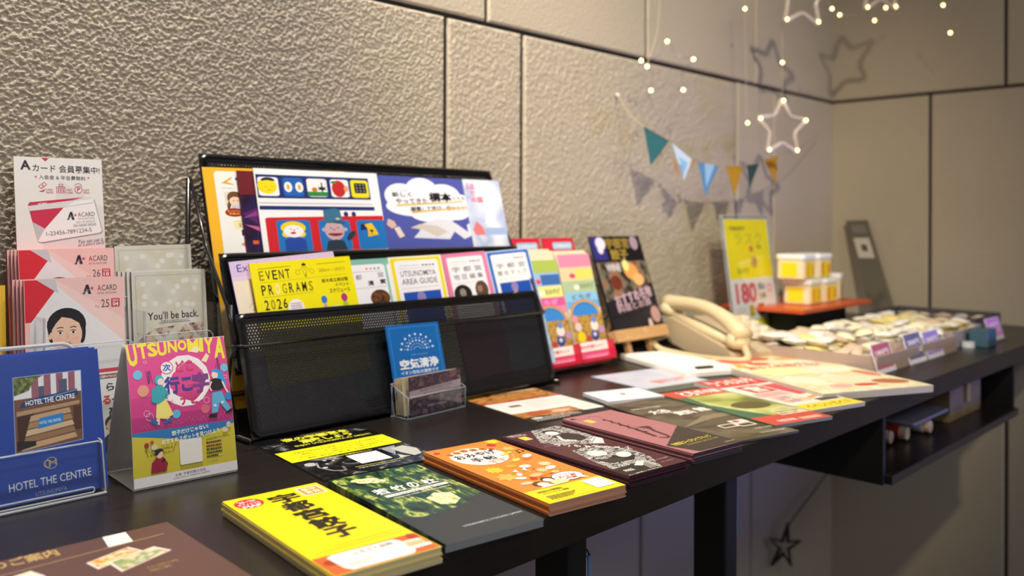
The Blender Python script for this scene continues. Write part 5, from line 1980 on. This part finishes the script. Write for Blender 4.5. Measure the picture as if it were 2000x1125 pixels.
# ------------------------------------------------------------------ red gift-show flyers in two racks
rf = empty('flyer_dispenser', (1.13, 0.95, 0))
tag(rf, 'red two-column flyer dispenser behind the rainbow flyers, next to the mesh rack', 'flyer dispenser')
RF = Matrix.Translation((-1.13, -0.95, 0))
LN = 0.29
FX = ((1.034, 1.116), (1.124, 1.206))
red = M('#c01c3a', 0.35)
for x0, x1 in FX:
    m2 = RF @ upm(x0 - 0.012, 0.952, 0.004, LN)
    G().box(0, 0, -0.002, x1 - x0 + 0.0, 0.224, 0).build('back_board', red, rf, m2)
    G().box(0.0, 0, 0.030, x1 - x0 + 0.012, 0.007, 0.032).build('front_lip', red, rf, m2)
    G().box(0.0, 0, 0, x1 - x0 + 0.012, 0.0015, 0.032).build('pocket_floor', red, rf, m2)
    for xs in (0.0, x1 - x0 + 0.010):
        G().box(xs, 0, 0, xs + 0.002, 0.034, 0.032).build('pocket_side', red, rf, m2)
    wB = x1 - x0
    a = Art(100, 224)
    a.rect(3, 196, 97, 220, '#c62a3c')
    a.rrect(30, 203, 92, 216, 4, '#8fb4d0')
    a.tx('とちぎみやげ', 34, 206, 88, 213, '#e8e4e0', 0.03)
    a.rect(3, 180, 97, 196, '#e07a20')
    a.build([c for c in rf.children if c.name.startswith('back_board')][-1], wB, 0.224, 'printed_header')

names = ['left', 'right']
for q, (x0, x1) in enumerate(FX):
    for k in range(3):
        m2 = upm(x0 - 0.004 + (0.0015 * k if q else 0), 0.9335 + 0.006 * k, 0.0065, LN) @ Matrix.Translation((0, 0, 0.0))
        wf = x1 - x0 + 0.004
        hf = 0.196 - 0.004 * q - 0.012 * (k == 0 and q == 0) + 0.003 * k
        lab = ('rainbow-arch flyer beside the mesh rack, front copy of the nearer column' if q == 0 else 'rainbow-arch flyer beside the menu stand, front copy of the farther column') if k == 0 else 'copy behind the front rainbow-arch flyer of the %s column' % ('nearer', 'farther')[q]
        o = leaflet('flyer', m2, wf, hf, 0.0022, M('#e8d4b8', 0.4), lab, 'flyer', 'rainbow flyers, %s column' % ('nearer', 'farther')[q], M('#c9d4c4'))
        if k:
            continue
        a = Art(100, 225)
        a.rect(0.3, 198, 99.7, 224.7, '#e08aa8' if q else '#a8bc5a')
        a.rect(0.3, 170, 99.7, 198, '#e9c8a0' if q else '#9cb8d8')
        a.rect(44, 172, 99, 194, '#e2d46a' if q else '#3c6cb0')
        a.ell(34, 180, 9, 5, '#d04868')
        a.rect(0.3, 146, 99.7, 170, '#a9c09a' if q else '#dfe08c')
        a.ell(40, 156, 8, 5, '#f2f0ea')
        a.tx('おみやげ', 50, 152, 92, 164, '#7a8a4a', 0.03)
        a.rect(0.3, 128, 99.7, 146, '#8cc0e4' if q else '#e6589c')
        a.tx('とちぎ', 20, 131, 80, 142, '#c89ad0' if not q else '#5a7a9a', 0.04)
        a.rect(0.3, 112, 99.7, 128, '#6fa8dc' if q else '#e88ab4')
        for r_, c in ((48, '#c8783c'), (45, '#d9a44c'), (42, '#7a9a7c'), (40, '#3a7cc8')):
            a.ell(50, 96, r_, r_ * 0.72, c, 0, 180)
        a.ell(50, 96, 38, 24, '#3a86d4', 0, 180)
        a.rect(0.3, 60, 99.7, 98, Mnoise('souvenir_pile_print', ['#a88a2c', '#7a3a3c', '#c8a44c', '#8a6a24', '#b07884'], 130, 0.45, 3))
        a.rect(0.3, 40, 99.7, 66, Mnoise('souvenir_pile_print', [], 1))
        for x, y, r_, c in ((24, 56, 12, '#e9c81c'), (66, 56, 12, '#2c3c8c'), (66, 58, 5, '#c9d4e0'), (20, 76, 10, '#d8c4c0'), (70, 76, 12, '#e4dcd8'), (72, 88, 8, '#6a8ac0'), (14, 92, 9, '#d890a4'), (46, 50, 8, '#b04040'), (90, 66, 8, '#b48ac0')):
            a.ell(x, y, r_, r_ * 0.9, c, n=14)
        a.rrect(1, 26, 98, 44, 5, '#ece4e2')
        a.tx('詰め放題セット', 12, 31, 84, 38, '#d04060', 0.03)
        a.rect(0.3, 0.3, 99.7, 25, '#c81c44')
        a.rect(6, 4, 99, 22, '#d85a90')
        a.tx('とちぎのおみやげ', 26, 9, 92, 17, '#f0c0d0', 0.03)
        a.ell(12, 10, 5, 5, '#d8a43c')
        a.build(o, wf, hf)

# ------------------------------------------------------------------ menu board on a wooden easel
WD = Mnoise('pale_beech', ['#cda878', '#b98f5e', '#c49c6c'], 60, 0.5, 3, stretch=(1, 6, 6))
ez = empty('wooden_easel', (1.30, 0.98, 0))
tag(ez, 'small pale wooden easel carrying the black food menu', 'easel')
EI = Matrix.Translation((-1.30, -0.98, 0))
ML = 0.36
EX0, EX1 = 1.232, 1.385
em = EI @ upm(EX0 - 0.004, 0.950, 0.034, ML)
G().rbox(0, -0.003, -0.004, EX1 - EX0 + 0.008, 0.018, 0.012, 0.002).build('ledge', WD, ez, em)
for x in (0.045, 0.112):
    G().box(x, -0.036, -0.012, x + 0.012, 0.10, -0.004).build('front_leg', WD, ez, em)
G().tube([(EX0 + 0.07, 0.992, 0.12), (EX0 + 0.075, 1.03, 0.002)], 0.005, 6).build('rear_leg', WD, ez, EI)
G().box(0.03, 0.085, -0.012, 0.14, 0.097, -0.005).build('crossbar', WD, ez, em)
mm = upm(EX0, 0.9455, 0.0455, ML)
o = leaflet('menu_board', mm, EX1 - EX0, 0.186, 0.003, M('#141218', 0.3), 'black food menu board with a dish photo, standing on the wooden easel', 'menu')
a = Art(150, 186)
a.rect(1, 140, 40, 185, '#2e2c78')
a.ell(28, 172, 14, 12, '#d8d4e4')
a.ell(24, 160, 8, 8, '#d8d4e4')
a.tx('宇都宮', 42, 162, 112, 182, '#8a7430', 0.05)
a.tx('餃子', 50, 140, 100, 160, '#9a8234', 0.05)
a.ell(128, 172, 12, 14, '#9a8a98')
a.rect(2, 62, 148, 136, Mnoise('dim_dish_photo', ['#16141a', '#3a2a24', '#6a6a5c', '#9a6a4c', '#2a2420'], 30, 0.35, 2))
a.ell(96, 116, 22, 17, '#d89a54', rot=-20)
a.ell(84, 128, 10, 11, '#e2d888')
a.ell(44, 96, 16, 14, '#6a2c20')
a.ell(112, 100, 16, 12, '#e0b070')
a.tx('WINE', 26, 118, 68, 132, '#c9c4cc', 0.03)
a.poly([(2, 60), (148, 92), (148, 38), (2, 34)], '#1a1620')
a.tx('おすすめ名物', 26, 58, 140, 80, '#b49aa8', 0.05, 8)
a.tx('料理とお酒', 26, 44, 130, 58, '#a48a98', 0.04, 6)
a.rect(2, 2, 148, 32, '#101420')
a.ell(134, 30, 14, 16, '#b08a88')
a.ell(112, 14, 6, 10, '#c8b0a8')
a.build(o, EX1 - EX0, 0.186)

# ------------------------------------------------------------------ yellow price sign
sg = empty('sign_holder', (1.73, 0.95, 0))
tag(sg, 'clear slanted sign holder with the yellow and white price sheet, behind the telephone', 'sign holder')
SI = Matrix.Translation((-1.73, -0.95, 0))
SLN = 0.14
S0 = 1.632
sw, shh = 0.188, 0.252
acrylic(sg, 'front_pane', rr_path(-0.006, -0.004, sw + 0.006, shh + 0.008, 0.004), 0.0025, SI @ upm(S0, 0.932, 0.005, SLN))
acrylic(sg, 'back_pane', rr_path(-0.006, -0.004, sw + 0.006, shh + 0.008, 0.004), 0.0025, SI @ upm(S0, 0.9375, 0.005, SLN))
G().rbox(S0 - 0.006, 0.925, 0.0003, S0 + sw + 0.006, 0.992, 0.0028, 0.003).build('foot', m_acr, sg, SI)
mm = upm(S0, 0.9345, 0.005, SLN)
o = leaflet('price_sheet', mm, sw, shh, 0.0008, M('#eeedf0', 0.5), 'yellow and white price sheet reading 180, standing in the clear slanted holder', 'sign')
a = Art(120, 252)
a.rect(1, 122, 119, 251, M('#ffe900', 0.5))
a.rect(1, 1, 119, 34, '#dcdc0c')
a.tx('宇都宮餃子', 14, 226, 56, 236, '#7a7a1c', 0.02)
a.tx('ラスク', 24, 196, 100, 222, '#dccf1c', 0.03)
a.ell(66, 186, 6, 7, '#e8803c')
a.ell(88, 190, 8, 5, '#a8b82c')
a.ell(70, 156, 9, 13, '#d8a02c')
a.ell(74, 160, 4, 6, '#a85a2c')
a.tx('おみやげ', 22, 132, 54, 146, '#a0a01c', 0.03)
a.tx('180', 12, 70, 66, 112, '#e0586c', 0.05)
a.tx('税込', 74, 96, 92, 110, '#4a4a4c', 0.03)
a.tx('価格', 74, 76, 92, 90, '#4a4a4c', 0.03)
a.tx('円', 98, 76, 112, 106, '#e8a0ac', 0.02)
a.rrect(42, 40, 56, 64, 3, '#c4b02c')
a.rrect(66, 40, 84, 66, 4, '#c0343c')
a.scribble(8, 42, 34, 62, 5, '#c4c2c8', 2)
a.scribble(92, 42, 114, 62, 5, '#c4c2c8', 5)
a.tx('▶ お一つから販売中!', 12, 12, 104, 24, '#9a9a0c', 0.02)
a.build(o, sw, shh)

# ------------------------------------------------------------------ tubs on the orange board
st = empty('display_riser', (1.90, 0.93, 0))
tag(st, 'orange board on a black stand carrying the lidded snack tubs', 'riser')
TI2 = Matrix.Translation((-1.90, -0.93, 0))
G().rbox(1.725, 0.835, 0.055, 2.085, 1.030, 0.064, 0.004, bev=0.001).build('board', M('#c9552a', 0.35), st, TI2)
G().box(1.775, 0.875, 0, 2.03, 1.01, 0.055).build('stand', m_dark, st, TI2)


def make_tub(x, y, z, rz, label, c1='#e8a021', c2='#ecd61c'):
    r = empty('snack_tub', (x, y, z), rz)
    tag(r, label, 'tub', 'lidded snack tubs on the orange board')
    W_, D_, H_ = 0.036, 0.032, 0.044
    G().rbox(-W_, -D_, 0, W_, D_, H_, 0.012, bev=0.003, n=5).build('tub_body', M('#e3d6ae', 0.35), r)
    G().rbox(-W_ - 0.0015, -D_ - 0.002, H_, W_ + 0.0015, D_ + 0.002, H_ + 0.012, 0.013, bev=0.002, n=5).build('lid', M('#eeeeec', 0.3), r)
    g = G()
    g.box(-0.022, -D_ - 0.0008, 0.006, 0.022, -D_ + 0.0008, 0.038)
    g.build('front_label', M(c2, 0.4), r)
    G().box(-0.022, -D_ - 0.0014, 0.008, -0.012, -D_ - 0.0006, 0.036).build('label_picture', M(c1, 0.4), r)
    G().box(0.010, -D_ - 0.0014, 0.012, 0.018, -D_ - 0.0006, 0.032).build('label_picture', M(c1, 0.4), r)
    g = G()
    g.box(-W_ - 0.0006, -0.018, 0.006, -W_ + 0.0004, 0.018, 0.038)
    g.build('side_label', M(c2, 0.4), r)
    return r


tz = 0.0642
make_tub(1.868, 0.905, tz, 0.02, 'lidded snack tub, lower layer, directly behind the yellow sign')
make_tub(1.945, 0.903, tz, -0.03, 'lidded snack tub, lower layer, at the open corner of the orange board', '#e07a2c')
make_tub(1.842, 0.908, tz + 0.0565, 0.05, 'lidded snack tub, upper layer, directly behind the yellow sign')
make_tub(1.919, 0.906, tz + 0.0565, -0.02, 'lidded snack tub, upper layer, above the corner tub', '#d9742c')
r = make_tub(2.035, 0.915, tz, 0.3, 'small lidded snack tub at the back end of the orange board', '#8a6a3c', '#b8b08c')
r.scale = (0.8, 0.8, 1.1)

# leaning dark board against the far wall
p = [Vector((2.335, 1.008, 0.252)), Vector((2.335, 0.950, 0.254)), Vector((2.262, 0.845, 0.004)), Vector((2.262, 0.905, 0.004))]
nrm = (p[1] - p[0]).cross(p[3] - p[0]).normalized()
if nrm.x > 0:
    nrm = -nrm
v = p + [q - nrm * 0.008 for q in p]
lb = mesh_obj('leaning_board', v, [(0, 1, 2, 3), (7, 6, 5, 4), (0, 4, 5, 1), (1, 5, 6, 2), (2, 6, 7, 3), (3, 7, 4, 0)], M('#5b5549', 0.5))
tag(lb, 'narrow dark grey board with a pale photo label, leaning against the end wall', 'board')


def onb(s, t, d=0.0012):
    return (p[0] * (1 - s) + p[1] * s) * (1 - t) + (p[3] * (1 - s) + p[2] * s) * t + nrm * d


mesh_obj('photo_label', [onb(.14, .19), onb(.86, .19), onb(.86, .40), onb(.14, .40)], [(0, 1, 2, 3)], M('#b9b2a6', 0.5), lb)
mesh_obj('label_mark', [onb(.40, .26, .002), onb(.66, .26, .002), onb(.66, .33, .002), onb(.40, .33, .002)], [(0, 1, 2, 3)], M('#4a4434', 0.5), lb)
mesh_obj('title_strip', [onb(.18, .05), onb(.84, .05), onb(.84, .14), onb(.18, .14)], [(0, 1, 2, 3)], M('#6e6a62', 0.5), lb)

# ------------------------------------------------------------------ snack trays with wrapped packets
m_card = M('#a08c80', 0.7)


def tray(x0, y0, x1, y1, h, label, m=None):
    r = empty('snack_tray', ((x0 + x1) / 2, (y0 + y1) / 2, 0))
    tag(r, label, 'tray', 'snack trays')
    m = m or m_card
    X, Y = (x1 - x0) / 2, (y1 - y0) / 2
    t = 0.003
    G().box(-X, -Y, 0.0003, X, Y, 0.003).build('tray_floor', m, r)
    G().box(-X, -Y, 0.003, X, -Y + t, h).build('tray_side', m, r)
    G().box(-X, Y - t, 0.003, X, Y, h).build('tray_side', m, r)
    G().box(-X, -Y + t, 0.003, -X + t, Y - t, h).build('tray_side', m, r)
    G().box(X - t, -Y + t, 0.003, X, Y - t, h).build('tray_side', m, r)
    return r


tray(1.425, 0.562, 1.612, 0.795, 0.030, 'brown card tray of wrapped snacks nearest the large food magazines')
tray(1.628, 0.562, 1.812, 0.800, 0.030, 'card tray of wrapped snacks behind the two grey price tags')
tray(1.828, 0.575, 2.03, 0.800, 0.032, 'card tray of wrapped snacks between the price tags and the dark box', M('#9a95a0', 0.6))
tray(2.06, 0.60, 2.24, 0.83, 0.040, 'dark open box of snacks at the far end of the counter', M('#4a474c', 0.6))

m_pk = {}
for nm, cs in (('cream', ['#e6dcb4', '#efe8cc', '#d8caa0']), ('white', ['#e4e0d6', '#f2efe8', '#cfc9c0']), ('yellow', ['#e8cc5c', '#efe0a0', '#d8b848']), ('violet', ['#cfc6c4', '#e4dcd8', '#7c7488']), ('tan', ['#c9a88a', '#e2cdb4', '#b08a70'])):
    m_pk[nm] = Mnoise('wrapper_' + nm, cs, 60, 0.22, 2)


def pillow(name, m):
    """pillow-shaped wrapped packet with crimped ends, length 2 along x"""
    nx, ny = 10, 6
    v, f = [], []
    for s in (1, -1):
        for j in range(ny + 1):
            for i in range(nx + 1):
                x, y = -1 + 2 * i / nx, -1 + 2 * j / ny
                z = s * 0.55 * max(0, 1 - abs(x) ** 3) ** 0.6 * max(0, 1 - abs(y) ** 2.5) ** 0.6
                if abs(x) > 0.75:
                    z += 0.05 * math.sin(y * 14)
                v.append((x, y * (0.62 + 0.05 * abs(x) ** 4), z))
    n = (nx + 1) * (ny + 1)
    for j in range(ny):
        for i in range(nx):
            k = j * (nx + 1) + i
            f.append((k, k + 1, k + nx + 2, k + nx + 1))
            f.append((n + k, n + k + nx + 1, n + k + nx + 2, n + k + 1))
    me = bpy.data.meshes.new(name)
    me.from_pydata(v, [], f)
    me.materials.append(m)
    me.polygons.foreach_set('use_smooth', [True] * len(f))
    return me


pil = {k: pillow('snack_packet', m) for k, m in m_pk.items()}
rnd = random.Random(11)
TR = [((1.437, 0.574, 1.600, 0.783), ('cream', 'white', 'tan', 'yellow'), 0, 'cream and tan wrapped snack in the tray nearest the magazines', 'snacks in the tray nearest the magazines', 3),
      ((1.640, 0.574, 1.800, 0.788), ('cream', 'violet', 'cream', 'white'), 0, 'pale wrapped snack in the tray behind the grey price tags', 'snacks in the tray behind the price tags', 3),
      ((1.842, 0.588, 2.016, 0.788), ('cream', 'yellow', 'white', 'tan'), 0, 'wrapped snack in the tray beside the dark box', 'snacks in the tray beside the dark box', 3),
      ((2.075, 0.615, 2.225, 0.815), ('tan', 'cream', 'violet', 'tan'), 0, 'wrapped snack inside the dark open box', 'snacks in the dark open box', 2)]
for (x0, y0, x1, y1), kinds, _, lab, grp, layers in TR:
    nx_, ny_ = 4, 5
    for L_ in range(layers):
        for i in range(nx_):
            for j in range(ny_):
                if L_ == 2 and (j < 2 and x0 < 1.5):
                    continue
                if L_ == 1 and j == 0 and x0 < 1.5:
                    continue
                k = kinds[(j + L_) % 4] if rnd.random() < 0.75 else rnd.choice(kinds)
                o = bpy.data.objects.new('snack_packet', pil[k])
                C.objects.link(o)
                sx_ = (x1 - x0) / nx_ / 2 * 1.12
                o.scale = (sx_, sx_ * 1.15, 0.0125)
                o.location = (x0 + (x1 - x0) * (i + 0.5) / nx_ + rnd.uniform(-.004, .004), y0 + (y1 - y0) * (j + 0.5) / ny_ + rnd.uniform(-.004, .004), 0.0105 + 0.0135 * L_ + rnd.uniform(0, .001))
                o.rotation_euler = (rnd.uniform(-.25, .25) * (L_ > 0), rnd.uniform(-.25, .25) * (L_ > 0), rnd.uniform(-.4, .4))
                tag(o, lab, 'snack', grp)

# clear bag lying at the corner of the first tray
bg = bpy.data.objects.new('snack_bag', pillow('snack_bag', M('#dfe2e0', 0.2)))
C.objects.link(bg)
bg.scale = (0.040, 0.055, 0.014)
bg.location = (1.470, 0.755, 0.041)
bg.rotation_euler = (0.0, 0.12, 0.5)
tag(bg, 'larger silvery white bag lying on the near corner of the first snack tray', 'bag')
sl = G().rbox(-0.05, -0.012, 0.0, 0.05, 0.012, 0.012, 0.003, bev=0.001).build('label_strip', M('#cfd4d8', 0.3))
sl.location = (1.535, 0.872, 0.0003)
tag(sl, 'white label strip on the counter below the yellow sign', 'label')


# price tags: folded cards standing in clear feet
def price_tag(px0, px1, pz, hgt, c, label, word):
    a0, a1 = T(*px0, 0.001), T(*px1, 0.001)
    u_ = a1 - a0
    wd = u_.length
    r = empty('price_tag', (a0.x, a0.y, 0))
    tag(r, label, 'price tag', 'price tags before the snack trays')
    vv = Vector((u_.y, -u_.x, 0)).normalized() * -0.30 + UP
    mw = Matrix.Translation((-a0.x, -a0.y, 0)) @ frame_of(a0, u_, vv)
    b = G().box(0, 0, -0.001, wd, hgt, 0).build('card', M('#dcd6e2', 0.3), r, mw)
    a = Art(60, 100)
    a.rect(3, 16, 57, 97, c)
    a.tx(word, 10, 60, 50, 78, '#e9e2e8', 0.04)
    a.scribble(10, 26, 50, 52, 3, '#efe8ee', 3)
    a.build(b, wd, hgt)
    G().box(0, 0, 0, wd, 0.002, 0.012).build('clear_foot', m_acr, r, mw)


price_tag((1716, 734), (1752, 722), 0, 0.050, '#b8607a', 'pink price tag in front of the first snack tray', '180円')
price_tag((1779, 714), (1812, 704), 0, 0.054, '#6a6a8c', 'dark grey-violet price tag, nearer of the pair before the second tray', '200円')
price_tag((1815, 703), (1845, 693), 0, 0.050, '#a08ac8', 'lilac price tag, farther of the pair before the second tray', '200円')
price_tag((1936, 668), (1962, 660), 0, 0.048, '#d88ad0', 'bright pink price tag in front of the dark snack box', '150円')
cap = G().tube([(1.875, 0.560, 0.0005), (1.875, 0.560, 0.012)], 0.012, 14).build('clear_cap', M('#c9cfd2', 0.1))
tag(cap, 'small round clear cap beside the bright pink price tag', 'cap')
bs = G().rbox(-0.03, -0.018, 0, 0.03, 0.018, 0.034, 0.004, bev=0.001).build('teal_box', M('#3c5866', 0.5))
bs.location = (1.925, 0.548, 0.0003)
tag(bs, 'small dark teal box before the last snack tray', 'box')

# ------------------------------------------------------------------ bunting
YB = 0.955
fl_px = [((1258, 247), (1307, 275), (1272, 323), '#2f6e72', 'teal pennant, first on the bunting string'),
         ((1312, 277), (1352, 310), (1336, 352), '#c4d6ea', 'pale blue and white pennant, second on the bunting string'),
         ((1364, 316), (1404, 325), (1378, 381), '#5d93bd', 'mid-blue pennant with lighter stripe, third on the bunting string'),
         ((1419, 324), (1451, 324), (1435, 382), '#b98a10', 'mustard pennant, fourth on the bunting string'),
         ((1460, 322), (1483, 318), (1465, 366), '#26453f', 'dark green pennant, fifth on the bunting string'),
         ((1493, 312), (1519, 304), (1516, 360), '#b98610', 'mustard pennant, last on the bunting string')]
tops = []
for k, (p0, p1, p2, c, lab) in enumerate(fl_px):
    A, B, Cc = Wp(*p0, YB), Wp(*p1, YB - (0.012 if k in (1,) else 0)), Wp(*p2, YB)
    tops += [A, B]
    off = Vector((0, 0.0012, 0))
    o = mesh_obj('pennant', [A, B, Cc, A + off, B + off, Cc + off], [(0, 2, 1), (3, 4, 5), (0, 1, 4, 3), (1, 2, 5, 4), (2, 0, 3, 5)], M(c, 0.7))
    tag(o, lab, 'pennant', 'pennants on the bunting string')
    if k == 1:
        D = Wp(1324, 330, YB + 0.004)
        E = Wp(1325, 354, YB + 0.004)
        F_ = Wp(1312, 300, YB + 0.004)
        mesh_obj('orange_backing', [F_, D, E], [(0, 2, 1)], M('#c88a2c', 0.7), o)
        mesh_obj('orange_backing', [Wp(1347, 304, YB + 0.004), Wp(1357, 316, YB + 0.004), Wp(1352, 326, YB + 0.004)], [(0, 2, 1)], M('#c88a2c', 0.7), o)
        mesh_obj('blue_patch', [Wp(1326, 306, YB - 0.014), Wp(1344, 318, YB - 0.014), Wp(1336, 338, YB - 0.014)], [(0, 2, 1)], M('#8cc4e8', 0.7), o)
    if k == 2:
        mesh_obj('light_stripe', [Wp(1376, 319, YB - 0.001), Wp(1396, 323, YB - 0.001), Wp(1379, 366, YB - 0.001)], [(0, 2, 1)], M('#9cc6e6', 0.7), o)
bs_ = G().tube([Wp(1204, 184, 1.045), Wp(1232, 226, 0.99)] + tops + [Wp(1560, 290, 0.97), Wp(1600, 262, 1.03)], 0.0009, 5).build('bunting_string', M('#a89a74', 0.7))
tag(bs_, 'thin tan string that carries the pennants along the wall', 'string')
pin = G().sphere(Wp(1206, 186, 1.047), 0.004, 8).build('push_pin', M('#e4e4e8', 0.2))
tag(pin, 'clear push pin holding the near end of the bunting string', 'pin')

# ------------------------------------------------------------------ star lights and bulbs
m_star = M('#d9cdc4', 0.15, 0.0, trans=0.35)
m_bulb = M('#ffe48a', 0.3, 0.0, emit=9.0)
m_wire = M('#b8ab90', 0.4)


def star_light(px, y, r, rz, label, tilt=0.0, skip=()):
    c = Wp(*px, y)
    s = empty('star_light', c, rz)
    tag(s, label, 'star light', 'hanging star lights')
    pts = []
    for k in range(10):
        an = math.radians(90 + 36 * k) + tilt
        q = r if k % 2 == 0 else r * 0.48
        pts.append(Vector((q * math.cos(an), 0, q * math.sin(an))))
    P2 = []
    for k in range(10):                      # round the corners a little
        a_, b_, c_ = pts[k - 1], pts[k], pts[(k + 1) % 10]
        P2 += [b_ + (a_ - b_) * 0.10, b_ + (c_ - b_) * 0.10]
    G().tube(P2, 0.0052 if r > 0.06 else 0.003, 8, closed=True).build('star_frame', m_star if r > 0.06 else m_acr, s, None, True)
    for k in range(5):
        q = pts[2 * k] * 0.90
        G().sphere((q.x, -0.004, q.z), 0.0036, 8).build('bulb', m_bulb, s)
    return s, c


star_light((1528, 250), 0.90, 0.066, -0.50, 'clear five-point star light hanging lowest, before the bunting')
star_light((1566, -8), 0.86, 0.074, -0.50, 'large star light cut by the top edge, directly above the lowest star')
star_light((1716, -34), 0.80, 0.078, -0.45, 'large star light cut by the top edge, near the room corner', 0.10)
star_light((1303, 134), 0.93, 0.056, -0.95, 'star light turned nearly edge-on, nearest to the camera above the bunting')


def light_string(label, pts, bulbs, y):
    P = [Wp(*q, y) for q in pts]
    o = G().tube(P, 0.0006, 5).build('light_string', m_wire)
    tag(o, label, 'light string', 'light strings')
    for q in bulbs:
        G().sphere(Wp(*q, y), 0.0036, 8).build('bulb', m_bulb, o)


light_string('light wire with one bulb running down to the lowest star', [(1527, -40), (1528, 122), (1528, 182)], [(1528, 122)], 0.90)
light_string('looping light wire with bulbs between the two large stars', [(1600, -20), (1625, 17), (1640, 29), (1690, 30), (1708, 40), (1745, 14), (1790, -20)], [(1625, 17), (1640, 29), (1708, 40), (1730, 15), (1748, 15)], 0.84)
light_string('light wire with three bulbs hanging before the end wall', [(1838, -30), (1842, 10), (1856, 64), (1880, 30), (1905, 54), (1900, -20)], [(1842, 10), (1856, 64), (1905, 54)], 0.70)
light_string('light wire with one warm bulb beside the edge-on star', [(1290, -40), (1285, 60), (1264, 128), (1262, 140)], [(1264, 130)], 0.97)
light_string('short light wire with one bulb at the near point of the lowest star', [(1452, -30), (1455, 17), (1458, 240)], [(1455, 17), (1460, 240)], 0.96)

# dark star ornament below the counter
s0 = Wp(1532, 1068, 1.02)
so = empty('star_ornament', s0, -0.3)
tag(so, 'dark star ornament hanging on a slanting string under the counter', 'ornament')
G().tube([Vector(((0.055 if k % 2 == 0 else 0.016) * math.cos(math.radians(78 + 36 * k)), 0, (0.055 if k % 2 == 0 else 0.016) * math.sin(math.radians(78 + 36 * k)))) for k in range(10)], 0.005, 6, closed=True).build('star_frame', M('#2a241f', 0.6), so, None, True)
G().tube([Vector((0, 0, 0.04)), Wp(1615, 925, 1.03) - s0], 0.0018, 6).build('hanging_string', M('#3a322a', 0.7), so, Matrix.Rotation(0.3, 4, 'Z'))
